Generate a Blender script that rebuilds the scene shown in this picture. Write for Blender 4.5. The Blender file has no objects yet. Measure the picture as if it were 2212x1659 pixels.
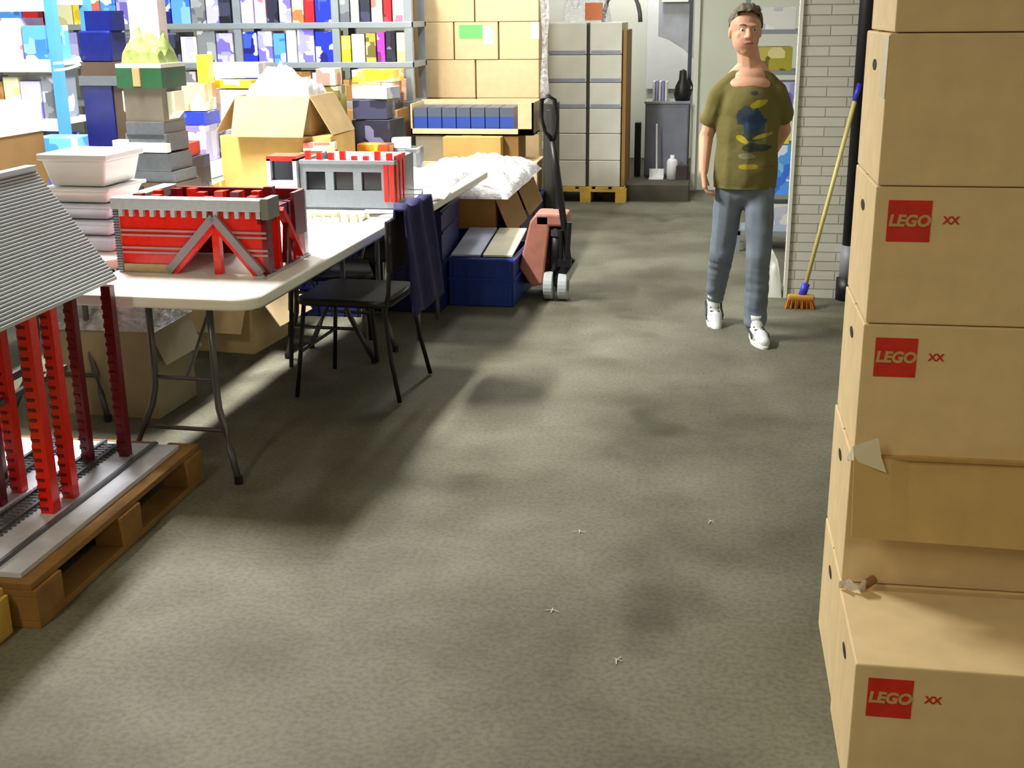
import bpy, bmesh, math, random
from mathutils import Vector, Matrix, noise
R = math.radians
rnd = random.Random(7)
sc = bpy.context.scene
COL = sc.collection

# ------------------------------------------------------------------ camera
cam = bpy.data.cameras.new('camera'); co = bpy.data.objects.new('camera', cam); COL.objects.link(co)
co.location = (0, 0, 1.72)
cam.sensor_fit = 'HORIZONTAL'; cam.sensor_width = 36.0; cam.lens = 36.0 * 2600 / 2212
cam.clip_start = .02; cam.clip_end = 100
TH, YAW, ROLL = R(17.2), R(9.4), .010
fwd = Vector((-math.sin(YAW) * math.cos(TH), math.cos(YAW) * math.cos(TH), -math.sin(TH)))
rt = Vector((math.cos(YAW), math.sin(YAW), 0)); upv = rt.cross(fwd)
Rv = rt * math.cos(ROLL) - upv * math.sin(ROLL); Uv = upv * math.cos(ROLL) + rt * math.sin(ROLL)
m = Matrix((Rv, Uv, -fwd)).transposed().to_4x4(); m.translation = co.location; co.matrix_world = m
sc.camera = co

# ------------------------------------------------------------------ world, lights, exposure
w = bpy.data.worlds.new('world'); sc.world = w; w.use_nodes = True
w.node_tree.nodes['Background'].inputs[0].default_value = (.75, .8, 1, 1)
w.node_tree.nodes['Background'].inputs[1].default_value = .05
sc.view_settings.view_transform = 'Standard'; sc.view_settings.look = 'None'
sc.view_settings.gamma = 1; sc.view_settings.use_curve_mapping = False
sc.view_settings.exposure = 0.0
# name of lamp row, x, y, z, length, width, watts, colour
LAMPS = [(-3.0, 5.6, 3.25, 1.5, .25, 380), (-2.9, 8.4, 3.2, 1.5, .25, 95), (-5.2, 7.0, 3.2, 1.5, .25, 60),
         (-1.4, 9.5, 3.2, 1.5, .25, 64), (0.9, 9.6, 3.2, 1.5, .25, 12),  # first one unseen, added to brighten the brown carton wall
         (-2.3, 0.6, 3.2, 1.5, .25, 62), (1.2, -1.2, 3.2, 1.5, .25, 40), (-.75, 12.75, 3.2, .6, .25, 42)]  # last two unseen: warm fill behind camera, added light for back wall

# ------------------------------------------------------------------ materials
def lin(c):
    return tuple(((x / 255) / 12.92 if x / 255 <= .04045 else ((x / 255 + .055) / 1.055) ** 2.4) for x in c)
MC = {}
def mat(name, rgb, rough=.6, metal=0., vary=.12, scale=6., bump=0., alpha=1., spec=.5, emit=None, trans=0.):
    """procedural principled material: colour broken up by noise"""
    if name in MC: return MC[name]
    M = bpy.data.materials.new(name); M.use_nodes = True; nt = M.node_tree; N = nt.nodes; L = nt.links
    b = N['Principled BSDF']; c = lin(rgb)
    tc = N.new('ShaderNodeTexCoord'); no = N.new('ShaderNodeTexNoise'); no.inputs['Scale'].default_value = scale
    no.inputs['Detail'].default_value = 5
    L.new(tc.outputs['Object'], no.inputs['Vector'])
    cr = N.new('ShaderNodeValToRGB'); cr.color_ramp.elements[0].position = .3; cr.color_ramp.elements[1].position = .7
    cr.color_ramp.elements[0].color = tuple(x * (1 - vary) for x in c) + (1,)
    cr.color_ramp.elements[1].color = tuple(min(1, x * (1 + vary)) for x in c) + (1,)
    L.new(no.outputs['Fac'], cr.inputs['Fac']); L.new(cr.outputs['Color'], b.inputs['Base Color'])
    b.inputs['Roughness'].default_value = rough; b.inputs['Metallic'].default_value = metal
    b.inputs['Specular IOR Level'].default_value = spec; b.inputs['Alpha'].default_value = alpha
    b.inputs['Transmission Weight'].default_value = trans
    if bump:
        bp = N.new('ShaderNodeBump'); bp.inputs['Strength'].default_value = bump; bp.inputs['Distance'].default_value = .02
        L.new(no.outputs['Fac'], bp.inputs['Height']); L.new(bp.outputs['Normal'], b.inputs['Normal'])
    if emit:
        b.inputs['Emission Color'].default_value = lin(rgb) + (1,); b.inputs['Emission Strength'].default_value = emit
    MC[name] = M; return M

def mat_floor():
    M = bpy.data.materials.new('polished_concrete'); M.use_nodes = True; nt = M.node_tree; N = nt.nodes; L = nt.links
    b = N['Principled BSDF']; tc = N.new('ShaderNodeTexCoord')
    def nz(scale, det, dist=0.):
        n = N.new('ShaderNodeTexNoise'); n.inputs['Scale'].default_value = scale; n.inputs['Detail'].default_value = det
        n.inputs['Distortion'].default_value = dist; L.new(tc.outputs['Object'], n.inputs['Vector']); return n.outputs['Fac']
    def ramp(f, a, bb, pa, pb):
        r = N.new('ShaderNodeValToRGB'); r.color_ramp.elements[0].position = pa; r.color_ramp.elements[1].position = pb
        r.color_ramp.elements[0].color = lin(a) + (1,); r.color_ramp.elements[1].color = lin(bb) + (1,)
        L.new(f, r.inputs['Fac']); return r.outputs['Color']
    def mul(a, bb, fac=1.):
        x = N.new('ShaderNodeMix'); x.data_type = 'RGBA'; x.blend_type = 'MULTIPLY'; x.inputs[0].default_value = fac
        L.new(a, x.inputs[6]); L.new(bb, x.inputs[7]); return x.outputs[2]
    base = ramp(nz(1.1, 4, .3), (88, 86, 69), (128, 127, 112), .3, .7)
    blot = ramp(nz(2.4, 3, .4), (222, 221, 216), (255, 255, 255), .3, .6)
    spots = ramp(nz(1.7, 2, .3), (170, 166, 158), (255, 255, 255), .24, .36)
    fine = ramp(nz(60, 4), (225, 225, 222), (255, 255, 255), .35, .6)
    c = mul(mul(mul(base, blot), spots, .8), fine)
    L.new(c, b.inputs['Base Color'])
    rr = N.new('ShaderNodeMapRange'); rr.inputs['To Min'].default_value = .55; rr.inputs['To Max'].default_value = .75; b.inputs['Specular IOR Level'].default_value = .22
    L.new(nz(2.3, 5), rr.inputs['Value']); L.new(rr.outputs[0], b.inputs['Roughness'])
    bp = N.new('ShaderNodeBump'); bp.inputs['Strength'].default_value = .12; bp.inputs['Distance'].default_value = .01
    L.new(nz(25, 5), bp.inputs['Height']); L.new(bp.outputs['Normal'], b.inputs['Normal'])
    return M

def mat_brick():
    M = bpy.data.materials.new('painted_brick'); M.use_nodes = True; nt = M.node_tree; N = nt.nodes; L = nt.links
    b = N['Principled BSDF']; tc = N.new('ShaderNodeTexCoord'); sx = N.new('ShaderNodeSeparateXYZ'); L.new(tc.outputs['Object'], sx.inputs[0])
    ad = N.new('ShaderNodeMath'); ad.operation = 'ADD'; L.new(sx.outputs['X'], ad.inputs[0]); L.new(sx.outputs['Y'], ad.inputs[1])
    cx = N.new('ShaderNodeCombineXYZ'); L.new(ad.outputs[0], cx.inputs['X']); L.new(sx.outputs['Z'], cx.inputs['Y'])
    br = N.new('ShaderNodeTexBrick'); L.new(cx.outputs[0], br.inputs['Vector']); br.inputs['Scale'].default_value = 1
    br.inputs['Brick Width'].default_value = .24; br.inputs['Row Height'].default_value = .058; br.inputs['Mortar Size'].default_value = .004
    br.inputs['Mortar Smooth'].default_value = .6; br.offset = .5
    br.inputs['Color1'].default_value = lin((216, 215, 204)) + (1,); br.inputs['Color2'].default_value = lin((204, 203, 192)) + (1,)
    br.inputs['Mortar'].default_value = lin((172, 169, 154)) + (1,)
    L.new(br.outputs['Color'], b.inputs['Base Color']); b.inputs['Roughness'].default_value = .7
    bp = N.new('ShaderNodeBump'); bp.inputs['Strength'].default_value = .7; bp.inputs['Distance'].default_value = .01; bp.invert = True
    L.new(br.outputs['Fac'], bp.inputs['Height']); L.new(bp.outputs['Normal'], b.inputs['Normal'])
    return M

def mat_art(name, cols, scale=9.):
    """printed packaging: blocks of colour"""
    if name in MC: return MC[name]
    M = bpy.data.materials.new(name); M.use_nodes = True; nt = M.node_tree; N = nt.nodes; L = nt.links
    b = N['Principled BSDF']; tc = N.new('ShaderNodeTexCoord'); oi = N.new('ShaderNodeObjectInfo')
    av = N.new('ShaderNodeVectorMath'); av.operation = 'ADD'; L.new(tc.outputs['Object'], av.inputs[0])
    sc_ = N.new('ShaderNodeVectorMath'); sc_.operation = 'SCALE'; sc_.inputs['Scale'].default_value = 3.; L.new(oi.outputs['Location'], sc_.inputs[0])
    L.new(sc_.outputs[0], av.inputs[1])
    vo = N.new('ShaderNodeTexVoronoi'); vo.distance = 'CHEBYCHEV'; vo.inputs['Scale'].default_value = scale; L.new(av.outputs[0], vo.inputs['Vector'])
    sp = N.new('ShaderNodeSeparateColor'); L.new(vo.outputs['Color'], sp.inputs[0])
    r = N.new('ShaderNodeValToRGB'); r.color_ramp.interpolation = 'CONSTANT'
    e = r.color_ramp.elements; e[0].color = lin(cols[0]) + (1,); e[0].position = 0; e[1].position = .55; e[1].color = lin(cols[1]) + (1,)
    for i, c in enumerate(cols[2:]):
        x = e.new(.7 + .15 * i); x.color = lin(c) + (1,)
    L.new(sp.outputs[0], r.inputs['Fac']); L.new(r.outputs['Color'], b.inputs['Base Color']); b.inputs['Roughness'].default_value = .35
    MC[name] = M; return M

def mat_film(name, op=.35, rough=.18, col=(240, 242, 250)):
    """crumpled clear plastic"""
    if name in MC: return MC[name]
    M = bpy.data.materials.new(name); M.use_nodes = True; nt = M.node_tree; N = nt.nodes; L = nt.links
    b = N['Principled BSDF']; b.inputs['Base Color'].default_value = lin(col) + (1,); b.inputs['Roughness'].default_value = rough
    tc = N.new('ShaderNodeTexCoord'); no = N.new('ShaderNodeTexNoise'); no.inputs['Scale'].default_value = 16; no.inputs['Detail'].default_value = 8
    no.inputs['Distortion'].default_value = 1.5; L.new(tc.outputs['Object'], no.inputs['Vector'])
    mr = N.new('ShaderNodeMapRange'); mr.inputs['From Min'].default_value = .3; mr.inputs['From Max'].default_value = .7
    mr.inputs['To Min'].default_value = max(0, op - .25); mr.inputs['To Max'].default_value = min(1, op + .25)
    L.new(no.outputs['Fac'], mr.inputs['Value']); L.new(mr.outputs[0], b.inputs['Alpha'])
    bp = N.new('ShaderNodeBump'); bp.inputs['Strength'].default_value = .8; bp.inputs['Distance'].default_value = .03
    L.new(no.outputs['Fac'], bp.inputs['Height']); L.new(bp.outputs['Normal'], b.inputs['Normal'])
    MC[name] = M; return M

M_kraft = mat('kraft_card', (222, 196, 150), .75, vary=.06, scale=14)
M_kraft2 = mat('dull_card', (196, 164, 108), .8, vary=.08, scale=10)
M_kraftd = mat('brown_card', (150, 112, 58), .8, vary=.1, scale=10)
M_seam = mat('card_seam', (120, 92, 50), .8, vary=.1)
M_tape = mat('clear_tape', (222, 214, 190), .25, vary=.06)
M_red = mat('red_print', (205, 40, 20), .6, vary=.12, scale=30)
M_hole = mat('hole_dark', (40, 32, 20), .9)
M_tabletop = mat('table_plastic', (236, 236, 230), .35, vary=.03)
M_tubeg = mat('grey_tube', (92, 92, 94), .35, metal=.6, vary=.05)
M_bred = mat('brick_red', (236, 32, 14), .25, vary=.1, scale=60)
M_bdred = mat('brick_dark_red', (110, 14, 22), .25, vary=.15, scale=60)
M_bgrey = mat('brick_grey', (192, 198, 206), .28, vary=.07, scale=50)
M_bdgrey = mat('brick_dark_grey', (84, 88, 94), .3, vary=.12, scale=50)
M_bblack = mat('brick_black', (14, 15, 20), .3, vary=.1)
M_btan = mat('brick_tan', (196, 168, 116), .35, vary=.1, scale=40)
M_pallet = mat('pallet_wood', (138, 100, 46), .8, vary=.25, scale=7, bump=.2)
M_pallety = mat('pallet_wood_new', (206, 166, 70), .75, vary=.2, scale=7)
M_black = mat('black_plastic', (14, 14, 18), .45, vary=.15)
M_navy = mat('navy_cloth', (24, 24, 78), .85, vary=.3, scale=12, bump=.4)
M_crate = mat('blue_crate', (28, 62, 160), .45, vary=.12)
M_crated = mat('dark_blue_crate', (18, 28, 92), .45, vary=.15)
M_whitep = mat('white_plastic', (236, 238, 240), .3, vary=.03)
M_bubble = mat_film('bubble_wrap', .78, .22, (244, 244, 248))
M_film = mat_film('stretch_film', .38, .15)
M_steel = mat('shelf_steel', (150, 160, 168), .35, metal=.3, vary=.06)
M_white = mat('white_paint', (226, 228, 218), .65, vary=.04, scale=2)
M_cream = mat('cream_paint', (214, 214, 198), .7, vary=.04, scale=2)
M_carton = mat('white_carton', (204, 204, 192), .6, vary=.06)
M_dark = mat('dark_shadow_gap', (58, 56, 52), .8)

# ------------------------------------------------------------------ mesh builder
class MB:
    def __init__(s): s.v = []; s.f = []; s.mi = []
    def add(s, vs, fs, mi=0):
        o = len(s.v); s.v += [tuple(v) for v in vs]; s.f += [tuple(i + o for i in f) for f in fs]; s.mi += [mi] * len(fs); return s
    def box(s, x0, x1, y0, y1, z0, z1, mi=0, M=None):
        vs = [Vector(p) for p in ((x0, y0, z0), (x1, y0, z0), (x1, y1, z0), (x0, y1, z0), (x0, y0, z1), (x1, y0, z1), (x1, y1, z1), (x0, y1, z1))]
        if M: vs = [M @ v for v in vs]
        return s.add(vs, [(0, 3, 2, 1), (4, 5, 6, 7), (0, 1, 5, 4), (1, 2, 6, 5), (2, 3, 7, 6), (3, 0, 4, 7)], mi)
    def bar(s, a, b, w, h, mi=0, up=(0, 0, 1)):
        a = Vector(a); b = Vector(b); d = (b - a); L = d.length; d.normalize(); u = Vector(up)
        if abs(d.dot(u)) > .99: u = Vector((0, 1, 0))
        r = d.cross(u).normalized(); u = r.cross(d)
        M = Matrix((r, d, u)).transposed().to_4x4(); M.translation = a
        return s.box(-w / 2, w / 2, 0, L, -h / 2, h / 2, mi, M)
    def tube(s, pts, r, n=10, mi=0, cap=True, r1=None):
        pts = [Vector(p) for p in pts]; k = len(pts); rings = []
        for i, p in enumerate(pts):
            d = (pts[min(i + 1, k - 1)] - pts[max(i - 1, 0)]).normalized()
            u = Vector((0, 0, 1)) if abs(d.z) < .9 else Vector((0, 1, 0))
            a = d.cross(u).normalized(); b = a.cross(d)
            rr = r if r1 is None else r + (r1 - r) * i / (k - 1)
            rings.append([p + (a * math.cos(t) + b * math.sin(t)) * rr for t in [2 * math.pi * j / n for j in range(n)]])
        vs = [v for q in rings for v in q]; fs = []
        for i in range(k - 1):
            for j in range(n):
                a0 = i * n + j; a1 = i * n + (j + 1) % n; fs.append((a0, a0 + n, a1 + n, a1))
        if cap: fs += [tuple(range(n)), tuple(range((k - 1) * n + n - 1, (k - 1) * n - 1, -1))]
        return s.add(vs, fs, mi)
    def lathe(s, prof, n=24, c=(0, 0, 0), mi=0):
        vs = []; fs = []; k = len(prof)
        for r, z in prof:
            for j in range(n):
                t = 2 * math.pi * j / n; vs.append((c[0] + r * math.cos(t), c[1] + r * math.sin(t), c[2] + z))
        for i in range(k - 1):
            for j in range(n): fs.append((i * n + j, i * n + (j + 1) % n, (i + 1) * n + (j + 1) % n, (i + 1) * n + j))
        if prof[0][0] > 0: fs.append(tuple(range(n - 1, -1, -1)))
        if prof[-1][0] > 0: fs.append(tuple(range((k - 1) * n, k * n)))
        return s.add(vs, fs, mi)
    def prism(s, poly, a, b, axis='y', mi=0):
        """poly: 2-D outline, extruded from a to b along axis"""
        n = len(poly)
        def P(p, t): return {'y': (p[0], t, p[1]), 'x': (t, p[0], p[1]), 'z': (p[0], p[1], t)}[axis]
        vs = [P(p, a) for p in poly] + [P(p, b) for p in poly]
        fs = [tuple(range(n)), tuple(range(2 * n - 1, n - 1, -1))] + [(i, i + n, (i + 1) % n + n, (i + 1) % n) for i in range(n)]
        return s.add(vs, fs, mi)
    def build(s, name, mats, parent=None, bevel=0., smooth=False, seg=2):
        me = bpy.data.meshes.new(name); me.from_pydata(s.v, [], s.f)
        if not isinstance(mats, (list, tuple)): mats = [mats]
        for m_ in mats: me.materials.append(m_)
        for p, i in zip(me.polygons, s.mi): p.material_index = i; p.use_smooth = smooth
        bm = bmesh.new(); bm.from_mesh(me); bmesh.ops.recalc_face_normals(bm, faces=bm.faces); bm.to_mesh(me); bm.free()
        me.update(); o = bpy.data.objects.new(name, me); COL.objects.link(o)
        if parent: o.parent = parent
        if bevel:
            bv = o.modifiers.new('bevel', 'BEVEL'); bv.width = bevel; bv.segments = seg; bv.limit_method = 'ANGLE'; bv.angle_limit = R(40)
        return o

def tag(o, label=None, cat=None, group=None, kind=None):
    if label: o['label'] = label
    if cat: o['category'] = cat
    if group: o['group'] = group
    if kind: o['kind'] = kind
    return o
def thing(name, label, cat, loc=(0, 0, 0), rz=0., group=None):
    o = bpy.data.objects.new(name, None); COL.objects.link(o); o.location = loc; o.rotation_euler = (0, 0, rz); o.empty_display_size = .1
    return tag(o, label, cat, group)
def place(o, loc, rz=0.):
    o.location = loc; o.rotation_euler = (0, 0, rz); return o
def copy_tree(o, parent=None):
    c = o.copy(); COL.objects.link(c); c.parent = parent
    for ch in list(o.children): copy_tree(ch, c)
    return c
def struct(name, mb, m_, label=None):
    o = mb.build(name, m_); o['kind'] = 'structure'
    if label: o['label'] = label
    return o
def text_mesh(txt, name, size, m_, parent, loc, rot, bold=0., shear=0., depth=.0006, ax='CENTER'):
    cu = bpy.data.curves.new('t', 'FONT'); cu.body = txt; cu.size = size; cu.align_x = ax; cu.align_y = 'CENTER'
    cu.offset = bold; cu.shear = shear; cu.extrude = depth; cu.resolution_u = 4
    t = bpy.data.objects.new('t', cu); COL.objects.link(t); dg = bpy.context.evaluated_depsgraph_get()
    me = bpy.data.meshes.new_from_object(t.evaluated_get(dg)); bpy.data.objects.remove(t); bpy.data.curves.remove(cu)
    me.materials.clear(); me.materials.append(m_); o = bpy.data.objects.new(name, me); COL.objects.link(o)
    o.parent = parent; o.location = loc; o.rotation_euler = rot; return o

# ------------------------------------------------------------------ setting
XL, XR, YF, YB, ZC = -8.0, 3.0, -4.0, 13.6, 3.4
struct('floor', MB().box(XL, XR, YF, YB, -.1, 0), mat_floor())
struct('ceiling', MB().box(XL, XR, YF, YB, ZC, ZC + .1), mat('ceiling_paint', (200, 200, 192), .8))
struct('wall_left', MB().box(XL - .1, XL, YF, YB, 0, ZC), M_cream)
struct('wall_right', MB().box(XR, XR + .1, YF, YB, 0, ZC), M_cream)
struct('wall_front', MB().box(XL, XR, YF - .1, YF, 0, ZC), M_cream)
struct('wall_back', MB().box(XL, XR, YB, YB + .1, 0, ZC), M_white)
struct('wall_partition', MB().box(-.155, XR, 12.2, 12.35, 0, ZC), mat('greenish_white_paint', (214, 218, 202), .7, vary=.04, scale=2))
struct('trim_1', MB().box(-.2, -.155, 12.15, 12.38, 0, ZC), M_white)
struct('trim_2', MB().box(-1.0, -.2, 11.4, 13.6, 0, .15), mat('dark_ledge', (62, 58, 44), .7, vary=.2))
pil = MB().box(.495, .81, 7.50, 7.85, 0, ZC)
pl = struct('wall_pillar', pil, mat_brick())
o = MB().box(.478, .497, 7.485, 7.52, 0, ZC).build('edge_strip', M_white, pl)
struct('door_1', MB().box(-.262, -.225, 12.35, 12.45, .15, 2.3), M_bdgrey)

# ceiling lights
def lamp(i, x, y, z, L, W, P, lab):
    t = thing('fluorescent_light', lab, 'light', (x, y, z), 0, 'ceiling strip lights')
    MB().box(-W / 2, W / 2, -L / 2, L / 2, .04, .1).build('housing', M_whitep, t)
    for s_ in (-1, 1):
        MB().tube([(s_ * W / 4, -L / 2 + .02, .02), (s_ * W / 4, L / 2 - .02, .02)], .013).build('tube', mat('lamp_tube', (255, 255, 250), .3, emit=1.5), t)
    ld = bpy.data.lights.new('strip', 'AREA'); ld.shape = 'RECTANGLE'; ld.size = W; ld.size_y = L; ld.energy = P; ld.color = (1., .985, .93) if i not in (5, 6) else (1., .85, .58)
    lo = bpy.data.objects.new('strip', ld); COL.objects.link(lo); lo.parent = t; lo.location = (0, 0, -.005)
places = ['over the folding tables', 'over the packing area', 'over the blue rack', 'by the back doorway, added to brighten the cartons', 'behind the brick pillar', 'over the near pallets', 'behind the stacked cartons, added as warm fill', 'in the back recess, added to light its wall']
for i, (q, pn) in enumerate(zip(LAMPS, places)): lamp(i, *q, 'white strip light on the ceiling ' + pn)

# ------------------------------------------------------------------ cartons
def carton(name, w, d, h, label, cat, loc, rz=0, m_=None, group=None, logo=False, hole=True, seam=True):
    """closed shipping carton, origin at bottom front-left corner"""
    t = thing(name, label, cat, loc, rz, group)
    b = MB().box(0, w, 0, d, 0, h)
    b.build('body', m_ or M_kraft, t, bevel=.004)
    if seam:
        MB().box(0.002, w - .002, d / 2 - .002, d / 2 + .002, h - .001, h + .0008).build('top_seam', M_seam, t)
    if hole:
        poly = []
        for k in range(16):
            a = 2 * math.pi * k / 16; poly.append((d * .52 + math.cos(a) * .034 * (1 if True else 1), h - .075 + math.sin(a) * .013))
        MB().prism(poly, -.0012, .0005, 'x').build('hand_hole', M_hole, t)
    if logo:
        l = MB().box(.030, .126, -.0015, .0005, h - .126, h - .031).build('logo', M_red, t); l['label'] = 'red square logo print'
        text_mesh('LEGO', 'lettering', .036, M_kraft2, l, (.078, -.0022, h - .0785), (R(90), 0, 0), bold=.0016, shear=.15)
        text_mesh('XX', 'red_mark', .024, M_red, t, (.170, -.001, h - .076), (R(90), 0, 0), bold=.0008)
    return t

G = 'large brown cartons stacked on the right'
x0, d0 = .362, .417
hs = [(0, .339), (.339, .677), (.677, 1.011), (1.011, 1.334), (1.334, 1.668), (1.668, 2.0), (2.0, 2.33)]
labs = ['brown carton at the bottom of the tall right stack, behind the low front carton',
        'brown carton with a torn front flap, second from the floor in the right stack',
        'brown carton with a red logo, directly above the carton with the hanging flap',
        'brown carton with a red logo, under the plain carton at man\'s head height',
        'plain brown carton with glossy tape on its corner, no logo',
        'dark-fronted brown carton cut off by the top of the picture',
        'topmost brown carton of the right stack, above the picture edge']
dx = [0, .003, .008, .012, .014, .024, .02]
for i, ((z0, z1), lb) in enumerate(zip(hs, labs)):
    if i == 6: continue
    t = carton('carton', .62, d0, z1 - z0 - .002, lb, 'box', (x0 + dx[i], 2.843 + (.004 if i % 2 else 0), z0), 0, M_kraft, G, logo=i in (2, 3))
    h = z1 - z0 - .002
    if i == 1:
        # torn front flap: hinged near the top, bulging out
        b = MB(); n = 14; vs = []; fs = []
        for side in (0, 1):
            for r_ in range(6):
                u = r_ / 5
                for k in range(n + 1):
                    x = .004 + (.61) * k / n
                    z = h + .012 - u * (.185 + .012 * k / n)
                    y = -.014 - .072 * u ** 1.2 - .014 * math.sin(math.pi * u) * (k / n) - side * .006 + (.01 * (1 - u) if k > 2 else -.006 * (1 - u))
                    vs.append((x, y, z))
        m1 = n + 1; S = 6 * m1
        for r_ in range(5):
            for k in range(n):
                a = r_ * m1 + k; fs += [(a, a + 1, a + 1 + m1, a + m1), (S + a, S + a + m1, S + a + 1 + m1, S + a + 1)]
        for r_ in range(5):
            for k in (0, n):
                a = r_ * m1 + k; fs.append((a, a + m1, S + a + m1, S + a))
        for k in range(n):
            for r_ in (0, 5):
                a = r_ * m1 + k; fs.append((a, a + 1, S + a + 1, S + a))
        fl = b.add(vs, fs).build('front_flap', M_kraft2, t)
        lip = MB().prism([(-.002, h - .004), (-.026, h + .006), (-.03, h + .014), (-.002, h + .01)], .07, .61, 'x').build('folded_edge', M_kraft2, t)
        tp = MB(); vs = [(.004, -.026, h + .0), (.066, -.036, h + .014), (.08, -.042, h - .022), (.056, -.03, h + .062), (.0, -.02, h + .034), (-.004, .06, h - .03)]
        tp.add(vs, [(0, 1, 3, 4), (0, 2, 1), (0, 4, 5)]); tp.add([(v[0], v[1] - .0015, v[2]) for v in vs], [(0, 4, 3, 1), (0, 1, 2), (0, 5, 4)]).build('loose_tape', M_tape, t)
    if i == 0:
        for xx in (.095, .16, .235): MB().box(xx, xx + .0015, -.0012, 0, .03, h - .02).build('crease', M_seam, t)
    if i == 4:
        MB().box(-.0012, .0008, .0, .09, h - .14, h - .005).build('corner_tape', M_tape, t)['label'] = 'glossy clear tape'
t = carton('carton', .66, .37, .345, 'low brown carton with red logo standing on the floor in front of the right stack', 'box', (.356, 2.43, 0), 0, M_kraft, G, logo=True, seam=False)
MB().tube([(.06, .375, .352), (.085, .40, .36)], .011, 8).build('cardboard_curl', M_kraftd, t)
b = MB(); vs = []; fs = []
for i in range(7):
    for j in range(4):
        vs.append((-.004 + i * .011, .36 + .012 * math.sin(i * 1.3) - j * .004, .347 + j * .009 + .006 * math.sin(i * 2.1 + j)))
for i in range(6):
    for j in range(3): a = i * 4 + j; fs.append((a, a + 4, a + 5, a + 1))
MB().add(vs, fs).build('loose_tape', mat('white_tape', (235, 235, 240), .2), t)

def open_box(name, w, d, h, label, cat, loc, rz=0, m_=None, flaps=(60, 60, 60, 60), fl=None, group=None, minner=None):
    """open carton, origin centre bottom; flaps (front,right,back,left) folded out, degrees down from horizontal"""
    t = thing(name, label, cat, loc, rz, group); m_ = m_ or M_kraft; T = .005
    b = MB().box(-w / 2, w / 2, -d / 2, -d / 2 + T, 0, h).box(-w / 2, w / 2, d / 2 - T, d / 2, 0, h)
    b.box(-w / 2, -w / 2 + T, -d / 2 + T, d / 2 - T, 0, h).box(w / 2 - T, w / 2, -d / 2 + T, d / 2 - T, 0, h).box(-w / 2 + T, w / 2 - T, -d / 2 + T, d / 2 - T, 0, T)
    b.build('body', m_, t)
    F = fl or d * .45
    spec = [((0, -d / 2), (0, -1), w), ((w / 2, 0), (1, 0), d), ((0, d / 2), (0, 1), w), ((-w / 2, 0), (-1, 0), d)]
    for (c, n_, L), a in zip(spec, flaps):
        if a is None: continue
        a = R(a); dv = Vector((n_[0] * math.cos(a), n_[1] * math.cos(a), -math.sin(a))); tv = Vector((-n_[1], n_[0], 0)); nv = tv.cross(dv).normalized()
        base = Vector((c[0], c[1], h)); hw = L / 2
        pts = [base - tv * hw, base + tv * hw, base + tv * (hw - .01) + dv * F, base - tv * (hw - .01) + dv * F]
        vs = pts + [p - nv * T if nv.z > 0 else p + nv * T for p in pts]
        MB().add(vs, [(0, 1, 2, 3), (4, 7, 6, 5), (0, 4, 5, 1), (1, 5, 6, 2), (2, 6, 7, 3), (3, 7, 4, 0)]).build('flap', m_, t)
    return t

def heap(name, w, d, h, m_, seed=0, n=34, amp=.25, flat=.5):
    """crumpled mound, origin centre bottom (one mesh)"""
    b = MB(); vs = []; fs = []
    for i in range(n + 1):
        for j in range(n + 1):
            u = i / n * 2 - 1; v = j / n * 2 - 1
            e = max(0, 1 - abs(u) ** 3.5) * max(0, 1 - abs(v) ** 3.5)
            q = noise.noise(Vector((u * 2.0 + seed, v * 2.0 * d / w, seed * 1.7))) + .35 * abs(noise.noise(Vector((u * 6 + seed, v * 6 * d / w, 3))))
            z = h * e ** flat * (.72 + q * amp * 2)
            vs.append((u * w / 2 * (1 + .05 * noise.noise(Vector((v * 3, seed, 0)))), v * d / 2, max(0, z)))
    for i in range(n):
        for j in range(n): a = i * (n + 1) + j; fs.append((a, a + n + 1, a + n + 2, a + 1))
    B = (n + 1) ** 2
    vs += [(-w / 2, -d / 2, -.002), (w / 2, -d / 2, -.002), (w / 2, d / 2, -.002), (-w / 2, d / 2, -.002)]; fs.append((B, B + 3, B + 2, B + 1))
    return b.add(vs, fs)

# ------------------------------------------------------------------ wooden pallets
def pallet(label, loc, rz=0, w=.8, L=1.2, m_=None, name='wooden_pallet'):
    """origin: centre bottom, L along y"""
    t = thing(name, label, 'pallet', loc, rz, 'wooden pallets'); m_ = m_ or M_pallet
    for xx in (-w / 2 + .05, 0, w / 2 - .05):
        MB().box(xx - .05, xx + .05, -L / 2, L / 2, 0, .022).build('bottom_board', m_, t, bevel=.002)
        for yy in (-L / 2 + .0725, 0, L / 2 - .0725):
            MB().box(xx - .05, xx + .05, yy - .0725, yy + .0725, .022, .1).build('block', m_, t, bevel=.002)
    for yy in (-L / 2 + .0725, 0, L / 2 - .0725): MB().box(-w / 2, w / 2, yy - .0725, yy + .0725, .1, .122).build('cross_board', m_, t, bevel=.002)
    for k in range(5):
        xx = -w / 2 + .0725 + k * (w - .145) / 4; MB().box(xx - .06, xx + .06, -L / 2, L / 2, .122, .144).build('deck_board', m_, t, bevel=.002)
    return t
pallet('brown wooden pallet on the floor at left, under the grey-roofed brick model', (-2.29, 3.50, 0))
pallet('pale wooden pallet barely showing in the lower left corner of the photo', (-2.36, 2.27, 0), m_=M_pallety)

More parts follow.
